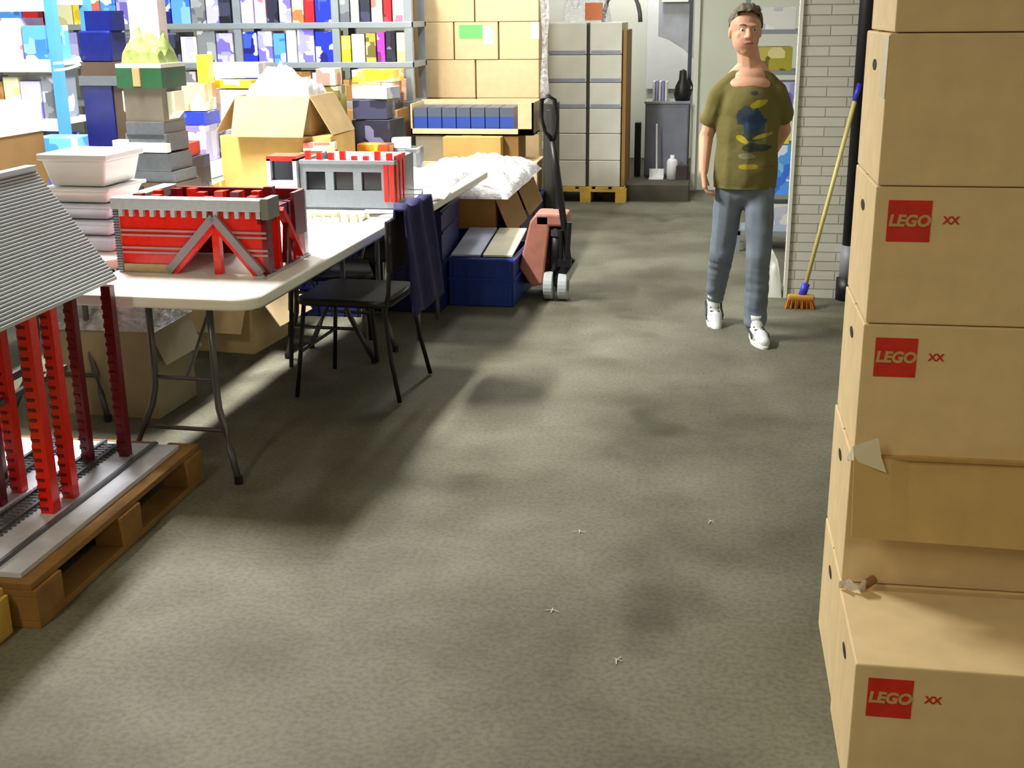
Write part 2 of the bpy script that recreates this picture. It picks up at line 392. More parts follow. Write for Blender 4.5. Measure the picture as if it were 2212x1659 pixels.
# ------------------------------------------------------------------ grey-roofed station model on the pallet
t = thing('brick_station_model', 'large toy-brick station model with grey ribbed roof and red pillars on the pallet', 'toy model', (0, 0, .144))
MB().box(-2.64, -1.95, 2.93, 4.03, 0, .018).build('base_plate', mat('base_plate_grey', (196, 200, 214), .3, vary=.08, scale=20), t, bevel=.002)
for xx in (-2.04, -2.17, -2.24, -2.38, -2.45):
    b = MB().box(xx - .006, xx + .006, 2.95, 4.02, .018, .032)
    b.build('rail', M_bdgrey, t)
for xa_, xb_ in ((-2.26, -2.15), (-2.47, -2.36)):
    b = MB()
    for k in range(42): b.box(xa_, xb_, 2.96 + k * .025, 2.97 + k * .025, .018, .024)
    b.box((xa_ + xb_) / 2 - .01, (xa_ + xb_) / 2 + .01, 2.95, 4.0, .018, .022).build('sleepers', M_bdgrey, t)
def pillar(x, y, w, m1, top, stud=True):
    b = MB().box(x - w / 2, x + w / 2, y - w / 2, y + w / 2, .018, top, 0)
    if stud:
        for k in range(int((top - .03) / .034)):
            z = .03 + k * .034; b.box(x - w / 2 - .007, x - w / 2 + .002, y - w * .35, y + w * .35, z, z + .016, 1)
            b.box(x - w / 2 + .004, x + w * .1, y - w / 2 - .004, y - w / 2 + .002, z, z + .01, 1)
    b.build('pillar', [m1, M_bdred], t, bevel=.001)
for (x, y, w_, m1, tp) in [(-2.10, 3.37, .046, M_bred, .68), (-2.10, 3.50, .04, M_bred, .68), (-2.10, 3.90, .036, M_bdred, .66), (-2.30, 3.26, .036, M_bred, .8),
                       (-2.30, 3.52, .04, M_bred, .8), (-2.21, 3.83, .034, M_bdred, .76), (-2.30, 3.40, .036, M_bdred, .8), (-2.44, 3.9, .04, M_bblack, .9), (-2.42, 3.6, .036, M_bdred, .9),
                       (-2.60, 3.5, .04, M_bred, .68), (-2.60, 3.9, .04, M_bred, .68), (-2.6, 3.05, .04, M_bred, .68)]:
    pillar(x, y, w_, m1, tp)
for z in (.33, .345):
    MB().bar((-2.45, 3.05, z), (-2.45, 3.9, z), .012, .012).build('railing', M_bdgrey, t)
MB().bar((-2.3, 3.4, .35), (-2.3, 3.9, .35), .02, .02).build('railing', M_bdgrey, t)
# roof: two slopes of stepped courses
ze, zr, xe, xr = .68, 1.074, -2.075, -2.35
b = MB(); NS = 40
for k in range(NS):
    u0 = k / NS; u1 = (k + 1) / NS; z0_ = ze + (zr - ze) * u0; z1_ = ze + (zr - ze) * u1 + .004
    xa = xe + (xr - xe) * u0; xb = xe + (xr - xe) * u1
    b.box(xb - .014, xa, 2.95, 3.93, z0_ - .004, z1_ - .006)
    b.box(2 * xr - xa, 2 * xr - xb + .014, 2.95, 3.93, z0_ - .004, z1_ - .006)
    b.box(xb - .006, xa + .002, 2.95, 3.93, z0_ - .002, z0_ + .0015, 1) if k else None
b.box(xr - .02, xr + .02, 2.95, 3.93, zr - .012, zr + .004)
b.build('roof', [mat('roof_grey', (206, 211, 218), .28, vary=.04), M_bdgrey], t)
MB().box(2 * xr - xe + .02, xe - .02, 2.97, 3.91, ze - .012, ze - .002).build('eave_frame', M_bdgrey, t)

# ------------------------------------------------------------------ folding tables
def rounded(w, d, r, n=8):
    pts = []
    for cx, cy, a0 in ((w / 2 - r, d / 2 - r, 0), (-w / 2 + r, d / 2 - r, 90), (-w / 2 + r, -d / 2 + r, 180), (w / 2 - r, -d / 2 + r, 270)):
        for k in range(n + 1):
            a = R(a0 + 90 * k / n); pts.append((cx + r * math.cos(a), cy + r * math.sin(a)))
    return pts
def folding_table(label, loc, rz, w=.76, L=1.83, legs='wish'):
    t = thing('folding_table', label, 'table', loc, rz, 'white folding tables')
    MB().prism(rounded(w, L, .09), .695, .742, 'z').build('tabletop', M_tabletop, t, bevel=.012, seg=3)
    b = MB()
    for s_ in (-1, 1): b.box(s_ * (w / 2 - .06) - .012, s_ * (w / 2 - .06) + .012, -L / 2 + .15, L / 2 - .15, .668, .695)
    b.build('frame_rail', M_tubeg, t)
    for e in (-1, 1):
        yl = e * (L / 2 - .17)
        for s_ in (-1, 1):
            pts = [(s_ * .125, yl, .69), (s_ * .125, yl, .40), (s_ * .128, yl + e * .004, .34), (s_ * .14, yl + e * .02, .27), (s_ * .165, yl + e * .04, .2), (s_ * .195, yl + e * .065, .12), (s_ * .235, yl + e * .10, .012)]
            lg = MB().tube(pts, .0135, 10).build('leg', M_tubeg, t, smooth=True)
            q = pts[-1]; MB().tube([(q[0], q[1], .0), (q[0], q[1], .03)], .017, 10).build('foot_cap', M_black, lg)
        MB().tube([(-.17, yl + e * .04, .19), (.17, yl + e * .04, .19)], .009, 8).build('crossbar', M_tubeg, t)
        MB().tube([(0, yl - e * .02, .38), (0, yl - e * .36, .68)], .008, 8).build('brace', M_tubeg, t)
        MB().tube([(-.125, yl, .38), (.125, yl, .38)], .009, 8).build('crossbar', M_tubeg, t)
    return t
folding_table('white plastic folding table in front, holding the red brick model', (-1.94, 4.925, 0), R(-2.3))
folding_table('white folding table behind the front one, with papers and the cardboard boxes beside it', (-1.82, 6.83, 0), R(-2))
folding_table('white folding table at far left, holding the white tubs and tower models', (-2.80, 5.55, 0), R(-2))
folding_table('white folding table at the back left under the cardboard and toy boxes', (-2.66, 7.45, 0), R(-2))
folding_table('white folding table at the left edge under the lidded cardboard box', (-3.72, 5.9, 0), R(-2))

# ------------------------------------------------------------------ red building model on the front table
TZ = .7435
t = thing('red_brick_building_model', 'red and grey open-topped toy-brick building with a triangular arch on the front table', 'toy model', (-1.995, 4.41, TZ), R(-1.5))
W, D, H = .62, .44, .25      # x -.31...31, y 0..D
x1 = W / 2
# front wall with notch, front face at y=0
ap = (.10, .225); al = (-.105, 0); ar = (.285, 0)
b = MB()
b.prism([(-x1, 0), al, ap, ap, (ap[0], H), (-x1, H)][:3] + [(ap[0], H), (-x1, H)], .006, .03, 'y')
b.prism([ap, (ar[0], 0), (x1, 0), (x1, H), (ap[0], H)], .006, .03, 'y')
b.build('front_wall', M_bred, t)
b = MB()
def xl(z): return al[0] + (ap[0] - al[0]) * z / ap[1]
def xr2(z): return ap[0] + (ar[0] - ap[0]) * (1 - z / ap[1])
for z in (.162, .143, .093, .074):
    b.box(-x1, xl(z), -.002, .008, z, z + .008); b.box(xr2(z), x1, -.002, .008, z, z + .008)
b.build('band', mat('brick_pink_grey', (186, 140, 146), .3), t)
MB().box(-x1 + .01, xl(.03), -.003, .01, 0, .032).build('plinth', M_btan, t)
for s_, (pa, pb) in enumerate(((al, ap), (ar, ap))):
    pa3 = Vector((pa[0], -.008, pa[1])); pb3 = Vector((pb[0], -.008, pb[1]))
    MB().bar(pa3 + Vector((0, 0, .008)), pb3, .03, .022, up=(0, 1, 0)).build('diagonal_brace', mat('brick_mid_grey', (150, 140, 146), .3), t)
    off = .024 if s_ == 0 else -.024
    MB().bar(pa3 + Vector((off, .012, .0)), pb3 + Vector((0, .012, -.03)), .022, .03, up=(0, 1, 0)).build('diagonal_brace', M_bred, t)
MB().box(.085, .115, -.004, .026, 0, .21).build('centre_post', M_bred, t)
MB().box(-x1 - .012, -x1 + .008, -.006, .02, 0, H + .01).build('corner_post', M_bgrey, t)
b = MB()
for k in range(24): b.box(-x1 - .013, -x1 + .01, -.010, -.005, .006 + k * .0105, .011 + k * .0105)
b.build('corner_studs', M_bdgrey, t)
# rim
MB().box(-x1 - .012, x1 - .01, -.02, .05, H, H + .045).build('rim', M_bgrey, t, bevel=.003)
MB().box(-x1 - .012, -x1 + .05, .05, D, H, H + .04).build('rim', M_bgrey, t, bevel=.003)
MB().box(-x1, x1, D - .03, D, H - .02, H + .03).build('rim', M_bdred, t)
MB().box(x1 - .01, x1 + .02, -.015, .1, H - .03, H + .05).build('corner_panel', mat('brick_warm_grey', (128, 130, 120), .3), t)
b = MB()
for k in range(14): MB().box(-x1 + .015 + k * .044, -x1 + .032 + k * .044, -.012, .01, H - .028, H).build('corbel', M_bgrey, t)
# interior
MB().box(-x1 + .02, x1 - .02, .06, D - .02, H - .02, H - .012).build('inner_floor', M_bblack, t)
for k in range(16):
    px = -x1 + .07 + (k % 8) * .066 + rnd.uniform(-.012, .012); py = .09 + (k // 8) * .17 + rnd.uniform(-.03, .05); hh = rnd.uniform(.03, .062)
    MB().box(px - .018, px + .018, py - .018, py + .018, H - .012, H + hh).build('inner_pillar', M_bred if k % 3 else M_bdred, t)
# side wall (x = +x1) as an open frame
MB().box(x1 - .02, x1 + .004, 0, .05, 0, H - .03).build('side_post', M_bdred, t)
for yy, mm, ww in ((.12, M_bred, .03), (.25, M_bdred, .02), (.30, M_bred, .05)):
    MB().box(x1 - .03, x1, yy, yy + ww, 0, H).build('side_post', mm, t)
MB().box(x1 - .03, x1 + .004, .40, .44, 0, H + .02).build('side_post', M_bgrey, t)
MB().box(x1 - .034, x1 - .004, 0, D, H - .05, H).build('side_beam', M_bdred, t)
MB().box(x1 - .01, x1 + .006, .30, .42, .10, H + .03).build('side_panel', mat('brick_brown_red', (120, 60, 58), .35), t)
MB().bar((x1 + .006, .14, H - .01), (x1 + .006, .34, .02), .02, .03, up=(1, 0, 0)).build('diagonal_brace', M_bred, t)
MB().bar((x1 + .006, .16, .02), (x1 + .006, .2, H - .04), .016, .02, up=(1, 0, 0)).build('diagonal_brace', M_bdred, t)
MB().box(-x1, -x1 + .02, .03, D, 0, H).build('side_wall', M_bred, t)
MB().box(-x1 + .02, .0, D - .03, D - .01, 0, H).build('back_wall', M_bdred, t)
b = MB()
for k in range(5): b.box(x1 - .03, x1 + .01, -.05 + k * .1, -.035 + k * .1, 0, .006)
b.box(x1 + .0, x1 + .012, -.05, D, 0, .006).build('floor_strip', M_bgrey, t)

# ------------------------------------------------------------------ grey building model with dark windows
t = thing('grey_brick_building_model', 'grey toy-brick building with dark square windows and red corner stripes, behind the red model', 'toy model', (-1.85, 6.02, TZ), R(-1))
W = .50; H = .255; x1 = W / 2
b = MB().box(-x1, x1, 0, .02, 0, .10)
b.box(-x1, x1, 0, .02, .195, .235)
for xx, ww in ((-x1, .03), (-.115, .045), (.035, .045), (.185, .065)): b.box(xx, xx + ww, 0, .02, .10, .195)
b.build('facade', mat('facade_grey', (134, 142, 150), .3, vary=.06, scale=40), t, bevel=.001)
for xx, ww in ((-x1 + .03, .105), (-.07, .105), (.08, .105)):
    MB().box(xx, xx + ww, .022, .03, .10, .195).build('window', mat('model_window', (20, 26, 34), .15), t)
MB().box(-x1 - .0, x1, .0, .012, -.0, .012).build('base', M_bdgrey, t)
MB().box(-x1, x1 + .01, -.01, .05, .235, H).build('cornice', mat('facade_grey', (134, 142, 150), .3, vary=.06, scale=40), t, bevel=.002)
MB().box(-x1, x1, .38, .40, 0, H).build('back_wall', M_bgrey, t)
MB().box(-x1, -x1 + .02, .02, .4, 0, H).build('side_wall', MC['facade_grey'], t)
MB().box(x1 - .02, x1, .02, .4, 0, H).build('side_wall', MC['facade_grey'], t)
b = MB()
for k in range(4): b.box(x1 - .055 + k * .0, x1 - .05, -.004, 0, .06, .2)
for xx in (.2, .232): MB().box(x1 - .25 + xx, x1 - .228 + xx, -.008, .004, .045, .245).build('red_stripe', M_bred, t)
for yy in (.03, .1, .17): MB().box(x1 - .002, x1 + .008, yy, yy + .045, .04, H + .02).build('red_stripe', M_bred, t)
for k in range(8):
    xx = -x1 + .03 + k * .062; MB().box(xx, xx + .026, .005, .03, .2 if k % 2 else .235, H + rnd.choice((.02, .035, .045))).build('red_block', M_bred, t)
MB().box(-x1 + .02, x1 - .02, .05, .38, .2, .206).build('roof_deck', M_bdgrey, t)
# small dark window module left of it
t = thing('window_module', 'small grey and red toy-brick module with one dark window, left of the grey building', 'toy model', (-2.185, 6.0, TZ))
MB().box(-.085, -.065, 0, .15, 0, .26).box(.055, .075, 0, .15, 0, .26).box(-.065, .055, .02, .15, 0, .15).box(-.065, .055, .0, .02, 0, .15).build('frame', M_bgrey, t)
MB().box(-.065, .055, .03, .04, .15, .25).build('window', MC['model_window'], t)
MB().box(-.085, .075, 0, .15, .25, .275).build('lintel', M_bred, t)
# lattice parts, papers, wire rack
def tagbuild(mb, name, m_, label, cat, loc, rz=0, group=None, **k):
    o = mb.build(name, m_, **k); place(o, loc, rz); return tag(o, label, cat, group)
b = MB()
for k in range(9): b.box(-.2 + k * .047, -.19 + k * .047, 0, .12, 0, .02)
b.box(-.2, .2, 0, .012, 0, .02).box(-.2, .2, .108, .12, 0, .02).box(-.06, .06, .03, .09, .02, .035)
tagbuild(b, 'lattice_piece', mat('brick_cream', (222, 218, 188), .4), 'flat cream lattice piece lying on the front table before the grey building', 'toy part', (-1.87, 5.66, TZ), R(-2))
for i, (x, y, a, lb) in enumerate(((-1.66, 6.06, 12, 'white sheet of paper at the near end of the second table'), (-1.60, 6.30, -18, 'white sheet of paper under the wire rack on the second table'), (-1.54, 6.55, 5, 'white sheet of paper near the bubble wrap on the second table'))):
    tagbuild(MB().box(-.105, .105, -.15, .15, 0, .004 + .001 * i), 'paper_sheet', M_whitep, lb, 'paper', (x, y, TZ + .001), R(a), 'papers on the second table')
t = thing('wire_tray', 'small white wire tray on the corner of the second table', 'tray', (-1.62, 6.28, TZ + .008), R(10))
b = MB()
for k in range(6): b.tube([(-.10, -.09 + k * .036, .002), (-.10, -.09 + k * .036, .05)], .0025, 6); b.tube([(.10, -.09 + k * .036, .002), (.10, -.09 + k * .036, .05)], .0025, 6); b.tube([(-.1, -.09 + k * .036, .004), (.1, -.09 + k * .036, .004)], .0025, 6)
b.build('wires', M_whitep, t)
MB().tube([(-.10, -.09, .05), (.10, -.09, .05), (.10, .09, .05), (-.10, .09, .05), (-.10, -.09, .05)], .004, 6).build('rim', M_whitep, t)

# ------------------------------------------------------------------ chair with jacket
t = thing('stacking_chair', 'black stacking chair with thin dark metal legs beside the front table', 'chair', (-1.62, 5.36, 0), R(-4))
MB().prism(rounded(.46, .46, .07), .44, .475, 'z').build('seat', M_black, t, bevel=.012)
for sx, sy, fx, fy in ((-.19, -.2, -.23, -.25), (-.19, .2, -.23, .23)):
    MB().tube([(sx, sy, .445), ((sx + fx) / 2, (sy + fy) / 2, .22), (fx, fy, .008)], .011, 8).build('leg', mat('dark_metal', (34, 36, 40), .4, metal=.5), t, smooth=True)
for sy, fy in ((-.2, -.24), (.2, .24)):
    MB().tube([(.24, fy * .82, .78), (.22, sy, .5), (.2, sy, .42), (.23, (sy + fy) / 2, .2), (.27, fy, .008)], .011, 8).build('leg', MC['dark_metal'], t, smooth=True)
MB().box(.215, .245, -.21, .21, .60, .84).build('backrest', M_black, t, bevel=.012)
MB().tube([(-.21, -.225, .22), (-.21, .225, .22)], .008, 8).build('stretcher', MC['dark_metal'], t)
# jacket draped over the backrest
b = MB(); n = 26; vs = []; fs = []
for i in range(n + 1):
    s_ = i / n
    for j in range(n + 1):
        v = j / n * 2 - 1
        if s_ < .5: q = (s_ / .5); x = .265 + .05 * (1 - q) + .0; z = .40 + .475 * q; 
        else: q = (s_ - .5) / .5; x = .20 - .03 * q; z = .875 - .30 * q
        if .46 < s_ < .54: z = .885; x = .265 - .065 * (s_ - .46) / .08
        y = v * (.17 + .07 * (1 - abs(2 * s_ - 1)) * 0 + (.06 * (1 - s_) if s_ < .5 else .02))
        x += .014 * math.sin(v * 6.5 + s_ * 3) * (1.3 - abs(1 - 2 * s_) if s_ > .5 else 1) * .8
        vs.append((x, y + .05, z + .012 * math.sin(v * 7)))
for i in range(n):
    for j in range(n): a = i * (n + 1) + j; fs.append((a, a + n + 1, a + n + 2, a + 1))
o = MB().add(vs, fs).build('jacket', M_navy, smooth=True); place(o, (-1.60, 5.38, 0), R(-4)); tag(o, 'dark navy jacket hanging over the back of the black chair', 'jacket')
sd = o.modifiers.new('s', 'SOLIDIFY'); sd.thickness = .012
# second chair pushed in behind
t = thing('stacking_chair', 'dark chair tucked under the tables, mostly hidden behind the nearer black chair', 'chair', (-1.93, 5.88, 0), R(20))
MB().prism(rounded(.44, .44, .07), .44, .465, 'z').build('seat', M_black, t, bevel=.01)
for sx in (-.19, .19):
    for sy in (-.19, .19): MB().tube([(sx, sy, .445), (sx * 1.15, sy * 1.18, .008)], .011, 8).build('leg', MC['dark_metal'], t)

t = thing('stool', 'dark-seated stool with thin chrome legs under the edge of the second table', 'stool', (-1.70, 6.46, 0))
MB().prism(rounded(.36, .5, .05), .43, .46, 'z').build('seat', M_black, t, bevel=.01)
for sx, sy in ((.155, -.235), (.155, .235), (-.155, -.235), (-.155, .235)): MB().tube([(sx, sy, 0), (sx, sy, .43)], .012, 10).build('leg', mat('chrome', (200, 196, 186), .2, metal=.8, vary=.03), t, smooth=True)
MB().tube([(.155, -.235, .16), (.155, .235, .16)], .007, 8).build('stretcher', MC['chrome'], t)

# ------------------------------------------------------------------ blue crates
def crate(label, loc, rz=0, w=.4, d=.6, h=.3, m_=None, lid=None):
    """blue plastic crate, origin bottom centre"""
    t = thing('plastic_crate', label, 'crate', loc, rz, 'blue plastic crates under the tables'); m_ = m_ or M_crate
    b = MB(); T = .012
    b.box(-w / 2, w / 2, -d / 2, -d / 2 + T, 0, h).box(-w / 2, w / 2, d / 2 - T, d / 2, 0, h).box(-w / 2, -w / 2 + T, -d / 2, d / 2, 0, h).box(w / 2 - T, w / 2, -d / 2, d / 2, 0, h).box(-w / 2, w / 2, -d / 2, d / 2, 0, .01)
    b.build('body', m_, t, bevel=.004)
    b = MB()
    for z in (h - .02, h * .55): b.box(-w / 2 - .012, w / 2 + .012, -d / 2 - .012, -d / 2, z, z + .014).box(w / 2, w / 2 + .012, -d / 2, d / 2, z, z + .014)
    for k in range(5):
        xx = -w / 2 + w * (k + .5) / 5; b.box(xx - .005, xx + .005, -d / 2 - .01, -d / 2, 0.01, h - .02)
    b.build('ribs', m_, t)
    return t
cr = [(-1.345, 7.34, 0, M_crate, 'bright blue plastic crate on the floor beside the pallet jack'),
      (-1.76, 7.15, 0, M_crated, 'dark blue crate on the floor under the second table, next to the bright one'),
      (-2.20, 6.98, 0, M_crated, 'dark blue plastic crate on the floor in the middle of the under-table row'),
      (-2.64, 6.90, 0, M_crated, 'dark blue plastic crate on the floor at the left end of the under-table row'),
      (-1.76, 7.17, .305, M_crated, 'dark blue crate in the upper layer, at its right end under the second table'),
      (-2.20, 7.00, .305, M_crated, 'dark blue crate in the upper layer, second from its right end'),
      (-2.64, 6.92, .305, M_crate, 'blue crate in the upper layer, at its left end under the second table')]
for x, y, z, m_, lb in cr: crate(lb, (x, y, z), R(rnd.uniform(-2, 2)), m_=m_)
# papers/lids on bright crate
for x0_, m_, lb in ((-.19, mat('pale_blue_card', (196, 208, 240), .4), 'pale blue card lid lying on the bright blue crate'), (.005, mat('pale_cream_card', (226, 224, 200), .4), 'cream card lid lying on the bright blue crate')):
    M_ = Matrix.Rotation(R(6), 4, 'X')
    o = MB().box(x0_, x0_ + .18, -.3, .3, 0, .012, 0, M_).build('card_lid', m_); place(o, (-1.345, 7.36, .335)); tag(o, lb, 'lid', 'lids on the bright blue crate')
crate('small bright blue crate seen under the edge of the front table', (-2.10, 5.86, .467), R(12), .26, .3, .13, mat('bright_blue', (50, 100, 220), .4))

# ------------------------------------------------------------------ boxes with bubble wrap at the table end
for (x, y, lb) in ((-1.72, 8.05, 'open brown box heaped with bubble wrap, nearer one behind the pallet jack'), (-1.72, 8.86, 'open brown box heaped with bubble wrap, farther one beside the pallet jack handle')):
    open_box('open_cardboard_box', .70, .74, .20, lb, 'box', (x, y, .37), 0, M_kraftd, (88, 68, 80, None), fl=.27, group='open boxes on the crate stand')
for x, y in ((-1.95, 7.95), (-1.51, 7.95), (-1.95, 8.60), (-1.51, 8.60), (-1.95, 9.23), (-1.51, 9.23)):
    crate({(-1.95, 7.95): 'dark crate at front left under the bubble-wrap boxes', (-1.51, 7.95): 'dark crate at front right under the bubble-wrap boxes', (-1.95, 8.60): 'dark crate in the middle left under the bubble-wrap boxes', (-1.51, 8.60): 'dark crate in the middle right under the bubble-wrap boxes', (-1.95, 9.23): 'dark crate at rear left under the bubble-wrap boxes', (-1.51, 9.23): 'dark crate at rear right under the bubble-wrap boxes'}[(x, y)],
          (x, y, 0), 0, .42, .6, .368, M_crated)
o = heap('bubble_wrap', .76, 1.6, .15, M_bubble, 1.3, 60, .34).build('bubble_wrap', M_bubble, smooth=True); place(o, (-1.66, 8.43, .568)); tag(o, 'long heap of clear bubble wrap overflowing the two open brown boxes', 'bubble wrap')
o = heap('bubble_wrap', .45, .7, .07, M_bubble, 4.3, 30, .2).build('bubble_wrap', M_bubble, smooth=True); place(o, (-1.72, 7.25, TZ + .002)); tag(o, 'low sheet of bubble wrap on the far end of the second table', 'bubble wrap')

# ------------------------------------------------------------------ pallet jack
t = thing('pallet_jack', 'worn red pallet jack with a tall black handle at the end of the tables', 'pallet jack', (-.98, 7.25, 0), 0)
Mj = mat('faded_red_paint', (172, 112, 96), .5, vary=.15, scale=12); Mjd = mat('dark_red_paint', (130, 40, 24), .5, vary=.2)
b = MB(); b.prism([(-.20, .02), (.02, -.0), (.06, .5), (-.06, .52)][0:0] or [(-.17, .20), (-.09, .08), (-.02, .10), (.02, .44), (.02, .53), (-.07, .53), (-.10, .49)], 0, .28, 'y')
b.build('housing', Mj, t, bevel=.012)
MB().box(-.07, .13, .0, .20, .46, .54).build('top_frame', Mj, t, bevel=.015)
MB().prism([(-.02, .1), (.10, .1), (.10, .2), (0.0, .44)], .10, .22, 'y').build('side_plate', Mjd, t, bevel=.006)
MB().tube([(.06, .06, .14), (.06, .06, .46)], .045, 14).build('hydraulic_pump', M_black, t, smooth=True)
MB().tube([(.06, .06, .40), (.06, .06, .44)], .055, 14).build('collar', M_tubeg, t)
for s_ in (-.045, .045):
    wh = MB().tube([(.06 + s_ - .028, .03, .09), (.06 + s_ + .028, .03, .09)], .088, 24).build('wheel', mat('grey_wheel', (176, 184, 184), .4), t, bevel=.006)
    MB().tube([(.06 + s_ - .032, .03, .09), (.06 + s_ + .032, .03, .09)], .034, 16).build('hub', M_bdgrey, wh)
MB().bar((.05, .02, .09), (.16, -.0, .27), .03, .05).build('tow_bracket', M_black, t)
for s_ in (-1, 1): MB().box(-.11 + s_ * .09 - .05, -.11 + s_ * .09 + .05, .28, 1.1, .05, .085).build('fork', Mjd, t, bevel=.008)
MB().box(-.22, .02, .2, .32, .06, .12).build('fork_carriage', Mjd, t, bevel=.006)
hn = MB().tube([(.14, -.03, .26), (.125, -.04, .42), (.07, -.03, .80), (.045, -.03, .98)], .021, 12).build('handle_shaft', M_black, t, smooth=True)
MB().tube([(.135, -.06, .24), (.15, -.06, .5)], .016, 8).tube([(.10, -.06, .24), (.10, -.06, .45)], .012, 8).box(.08, .165, -.08, -.04, .23, .27).build('handle_bracket', M_black, t)
lp = MB().tube([(.045, -.03, .98), (.0, -.03, 1.04), (-.025, -.03, 1.12), (-.02, -.03, 1.22), (.02, -.03, 1.245), (.055, -.03, 1.22), (.07, -.03, 1.12), (.062, -.03, 1.03), (.045, -.03, .98)], .014, 10).build('grip_loop', M_black, t, smooth=True)
MB().bar((.015, -.03, 1.0), (.02, -.03, 1.16), .018, .02).build('release_lever', M_tubeg, t)

# ------------------------------------------------------------------ under-table boxes
open_box('open_cardboard_box', .56, .42, .38, 'open cardboard box on the floor under the front table, pale flap turned to the aisle', 'box', (-2.60, 6.07, 0), R(-6), M_kraft, (64, 55, 80, 60), fl=.27, group=None)
open_box('open_cardboard_box', .5, .36, .40, 'grey-brown cardboard box with plastic on top, under the left end of the front table', 'box', (-2.62, 4.95, 0), R(-3), mat('grey_card', (150, 138, 112), .7, vary=.1), (None, 70, None, None), fl=.16)
o = heap('plastic_bag', .52, .4, .10, M_film, 8.1, 36, .6).build('plastic_film', M_film, smooth=True); place(o, (-2.62, 4.95, .402)); tag(o, 'crumpled clear plastic film on the grey-brown box under the table', 'plastic')
o = heap('plastic_bag', .16, .14, .10, M_pallety, 3.1, 14, .3).build('orange_cloth', mat('orange_cloth', (226, 160, 60), .8)); place(o, (-2.10, 5.72, .40 * 0 + .467)); tag(o, 'small orange cloth lying by the hidden chair seat', 'cloth')

# ------------------------------------------------------------------ white tubs
for k in range(5):
    z0_ = TZ + k * .070 if k < 4 else TZ + .280
    t = thing('storage_tub', ['lowest white plastic tub in the stack left of the red model', 'second white plastic tub from the table in the stack', 'middle white plastic tub of the stack', 'fourth white plastic tub of the stack, just under the deep top one', 'deep bright white tub on top of the stack'][k], 'tub', (-2.66, 4.93, z0_), R(-3), 'stacked white tubs')
    hh = .066 if k < 4 else .125; w0 = .30; 
    vs = []; 
    mm = mat('tub_bluish', (206, 216, 234), .35) if k < 3 else M_whitep
    b = MB()
    for (ww, dd, zz) in ((w0 - .05, .26, 0), (w0, .30, hh - .014)):
        vs += [(-ww / 2, -dd / 2, zz), (ww / 2, -dd / 2, zz), (ww / 2, dd / 2, zz), (-ww / 2, dd / 2, zz)]
    b.add(vs, [(0, 3, 2, 1), (4, 5, 6, 7), (0, 1, 5, 4), (1, 2, 6, 5), (2, 3, 7, 6), (3, 0, 4, 7)]); b.build('body', mm, t, bevel=.01)
    MB().box(-w0 / 2 - .012, w0 / 2 + .012, -.162, .162, hh - .014, hh + (0 if k < 4 else .012)).build('rim' if k < 4 else 'lid', mm, t, bevel=.004)
o = heap('cellophane', .22, .3, .15, M_film, 5.5, 30, .5).build('cellophane_bag', M_film, smooth=True); place(o, (-2.52, 5.3, TZ + .01)); tag(o, 'crumpled clear cellophane bag between the white tubs and the red model', 'bag')
# paper stack
t = thing('paper_stack', 'low stack of white and grey sheets lying behind the red model', 'papers', (-2.52, 5.95, TZ + .0), R(14))
for k in range(7): MB().box(-.15 + rnd.uniform(-.01, .01), .15, -.11, .11 + rnd.uniform(-.01, .01), k * .012, k * .012 + .01).build('sheet', [M_whitep, MC['grey_card'] if k == 3 else M_carton][k % 2], t)

# left edge: lidded box
t = thing('lidded_box', 'brown cardboard box with a bright white cover at the left edge', 'box', (-3.80, 5.72, TZ), R(-4))
MB().box(-.32, .32, -.25, .25, 0, .42).build('body', mat('dark_card', (104, 76, 34), .8), t, bevel=.004)
MB().box(-.325, .325, -.255, .255, .40, .56).build('cover', M_whitep, t, bevel=.01)

# ------------------------------------------------------------------ big open box with bubble wrap on the rear table
t = carton('carton', .68, .44, .30, 'wide yellowish carton under the open flap box on the rear table', 'box', (-2.84, 6.78, TZ), R(-2), mat('yellow_card', (196, 158, 88), .75), None, hole=False, seam=False)
open_box('open_cardboard_box', .46, .40, .22, 'open cardboard box with long folded-out flaps on top of the wide carton', 'box', (-2.50, 7.0, TZ + .303), R(-3), mat('tan_card', (172, 144, 96), .75), (62, 60, 100, 55), fl=.25)
o = heap('bubble_wrap', .40, .36, .20, M_bubble, 2.1, 34, .3).build('bubble_wrap', M_bubble, smooth=True); place(o, (-2.49, 7.0, TZ + .50)); tag(o, 'heap of bubble wrap rising out of the flapped box', 'bubble wrap')

# ------------------------------------------------------------------ tower models
def tower(name, label, loc, levels, rz=0):
    t = thing(name, label, 'toy model', loc, rz)
    return t
t = thing('blue_brick_tower', 'tall narrow dark blue toy-brick tower with white curved brackets', 'toy model', (-3.22, 6.25, TZ), R(-6))
Mb1 = mat('brick_navy', (14, 24, 92), .3, vary=.2, scale=30); Mb2 = mat('brick_brown', (70, 56, 44), .35, vary=.2)
MB().box(-.15, .15, -.13, .13, 0, .10).build('base', Mb2, t)
MB().box(-.11, .07, -.09, .09, .10, .62).build('shaft', Mb1, t, bevel=.003)
MB().box(.02, .13, -.08, .08, .10, .66).build('shaft', Mb2, t, bevel=.003)
MB().box(-.12, .13, -.10, .10, .62, .67).build('ledge', M_bdgrey, t)
MB().box(-.11, .12, -.09, .09, .67, .74).build('balcony', Mb2, t)
MB().box(-.11, .08, -.08, .08, .74, .90).build('head', Mb1, t, bevel=.01)
MB().box(-.07, .09, -.06, .06, .90, 1.0).build('crown', Mb1, t)
for z in (.70, .735):
    pts = []
    for k in range(9):
        u = k / 8; pts.append((-.26 + .16 * u + .0, -.10, z + .03 * u ** 2))
    b = MB()
    for a_, b_ in zip(pts, pts[1:]): b.bar(a_, b_, .012, .012)
    b.build('curved_bracket', M_whitep, t)
b = MB()
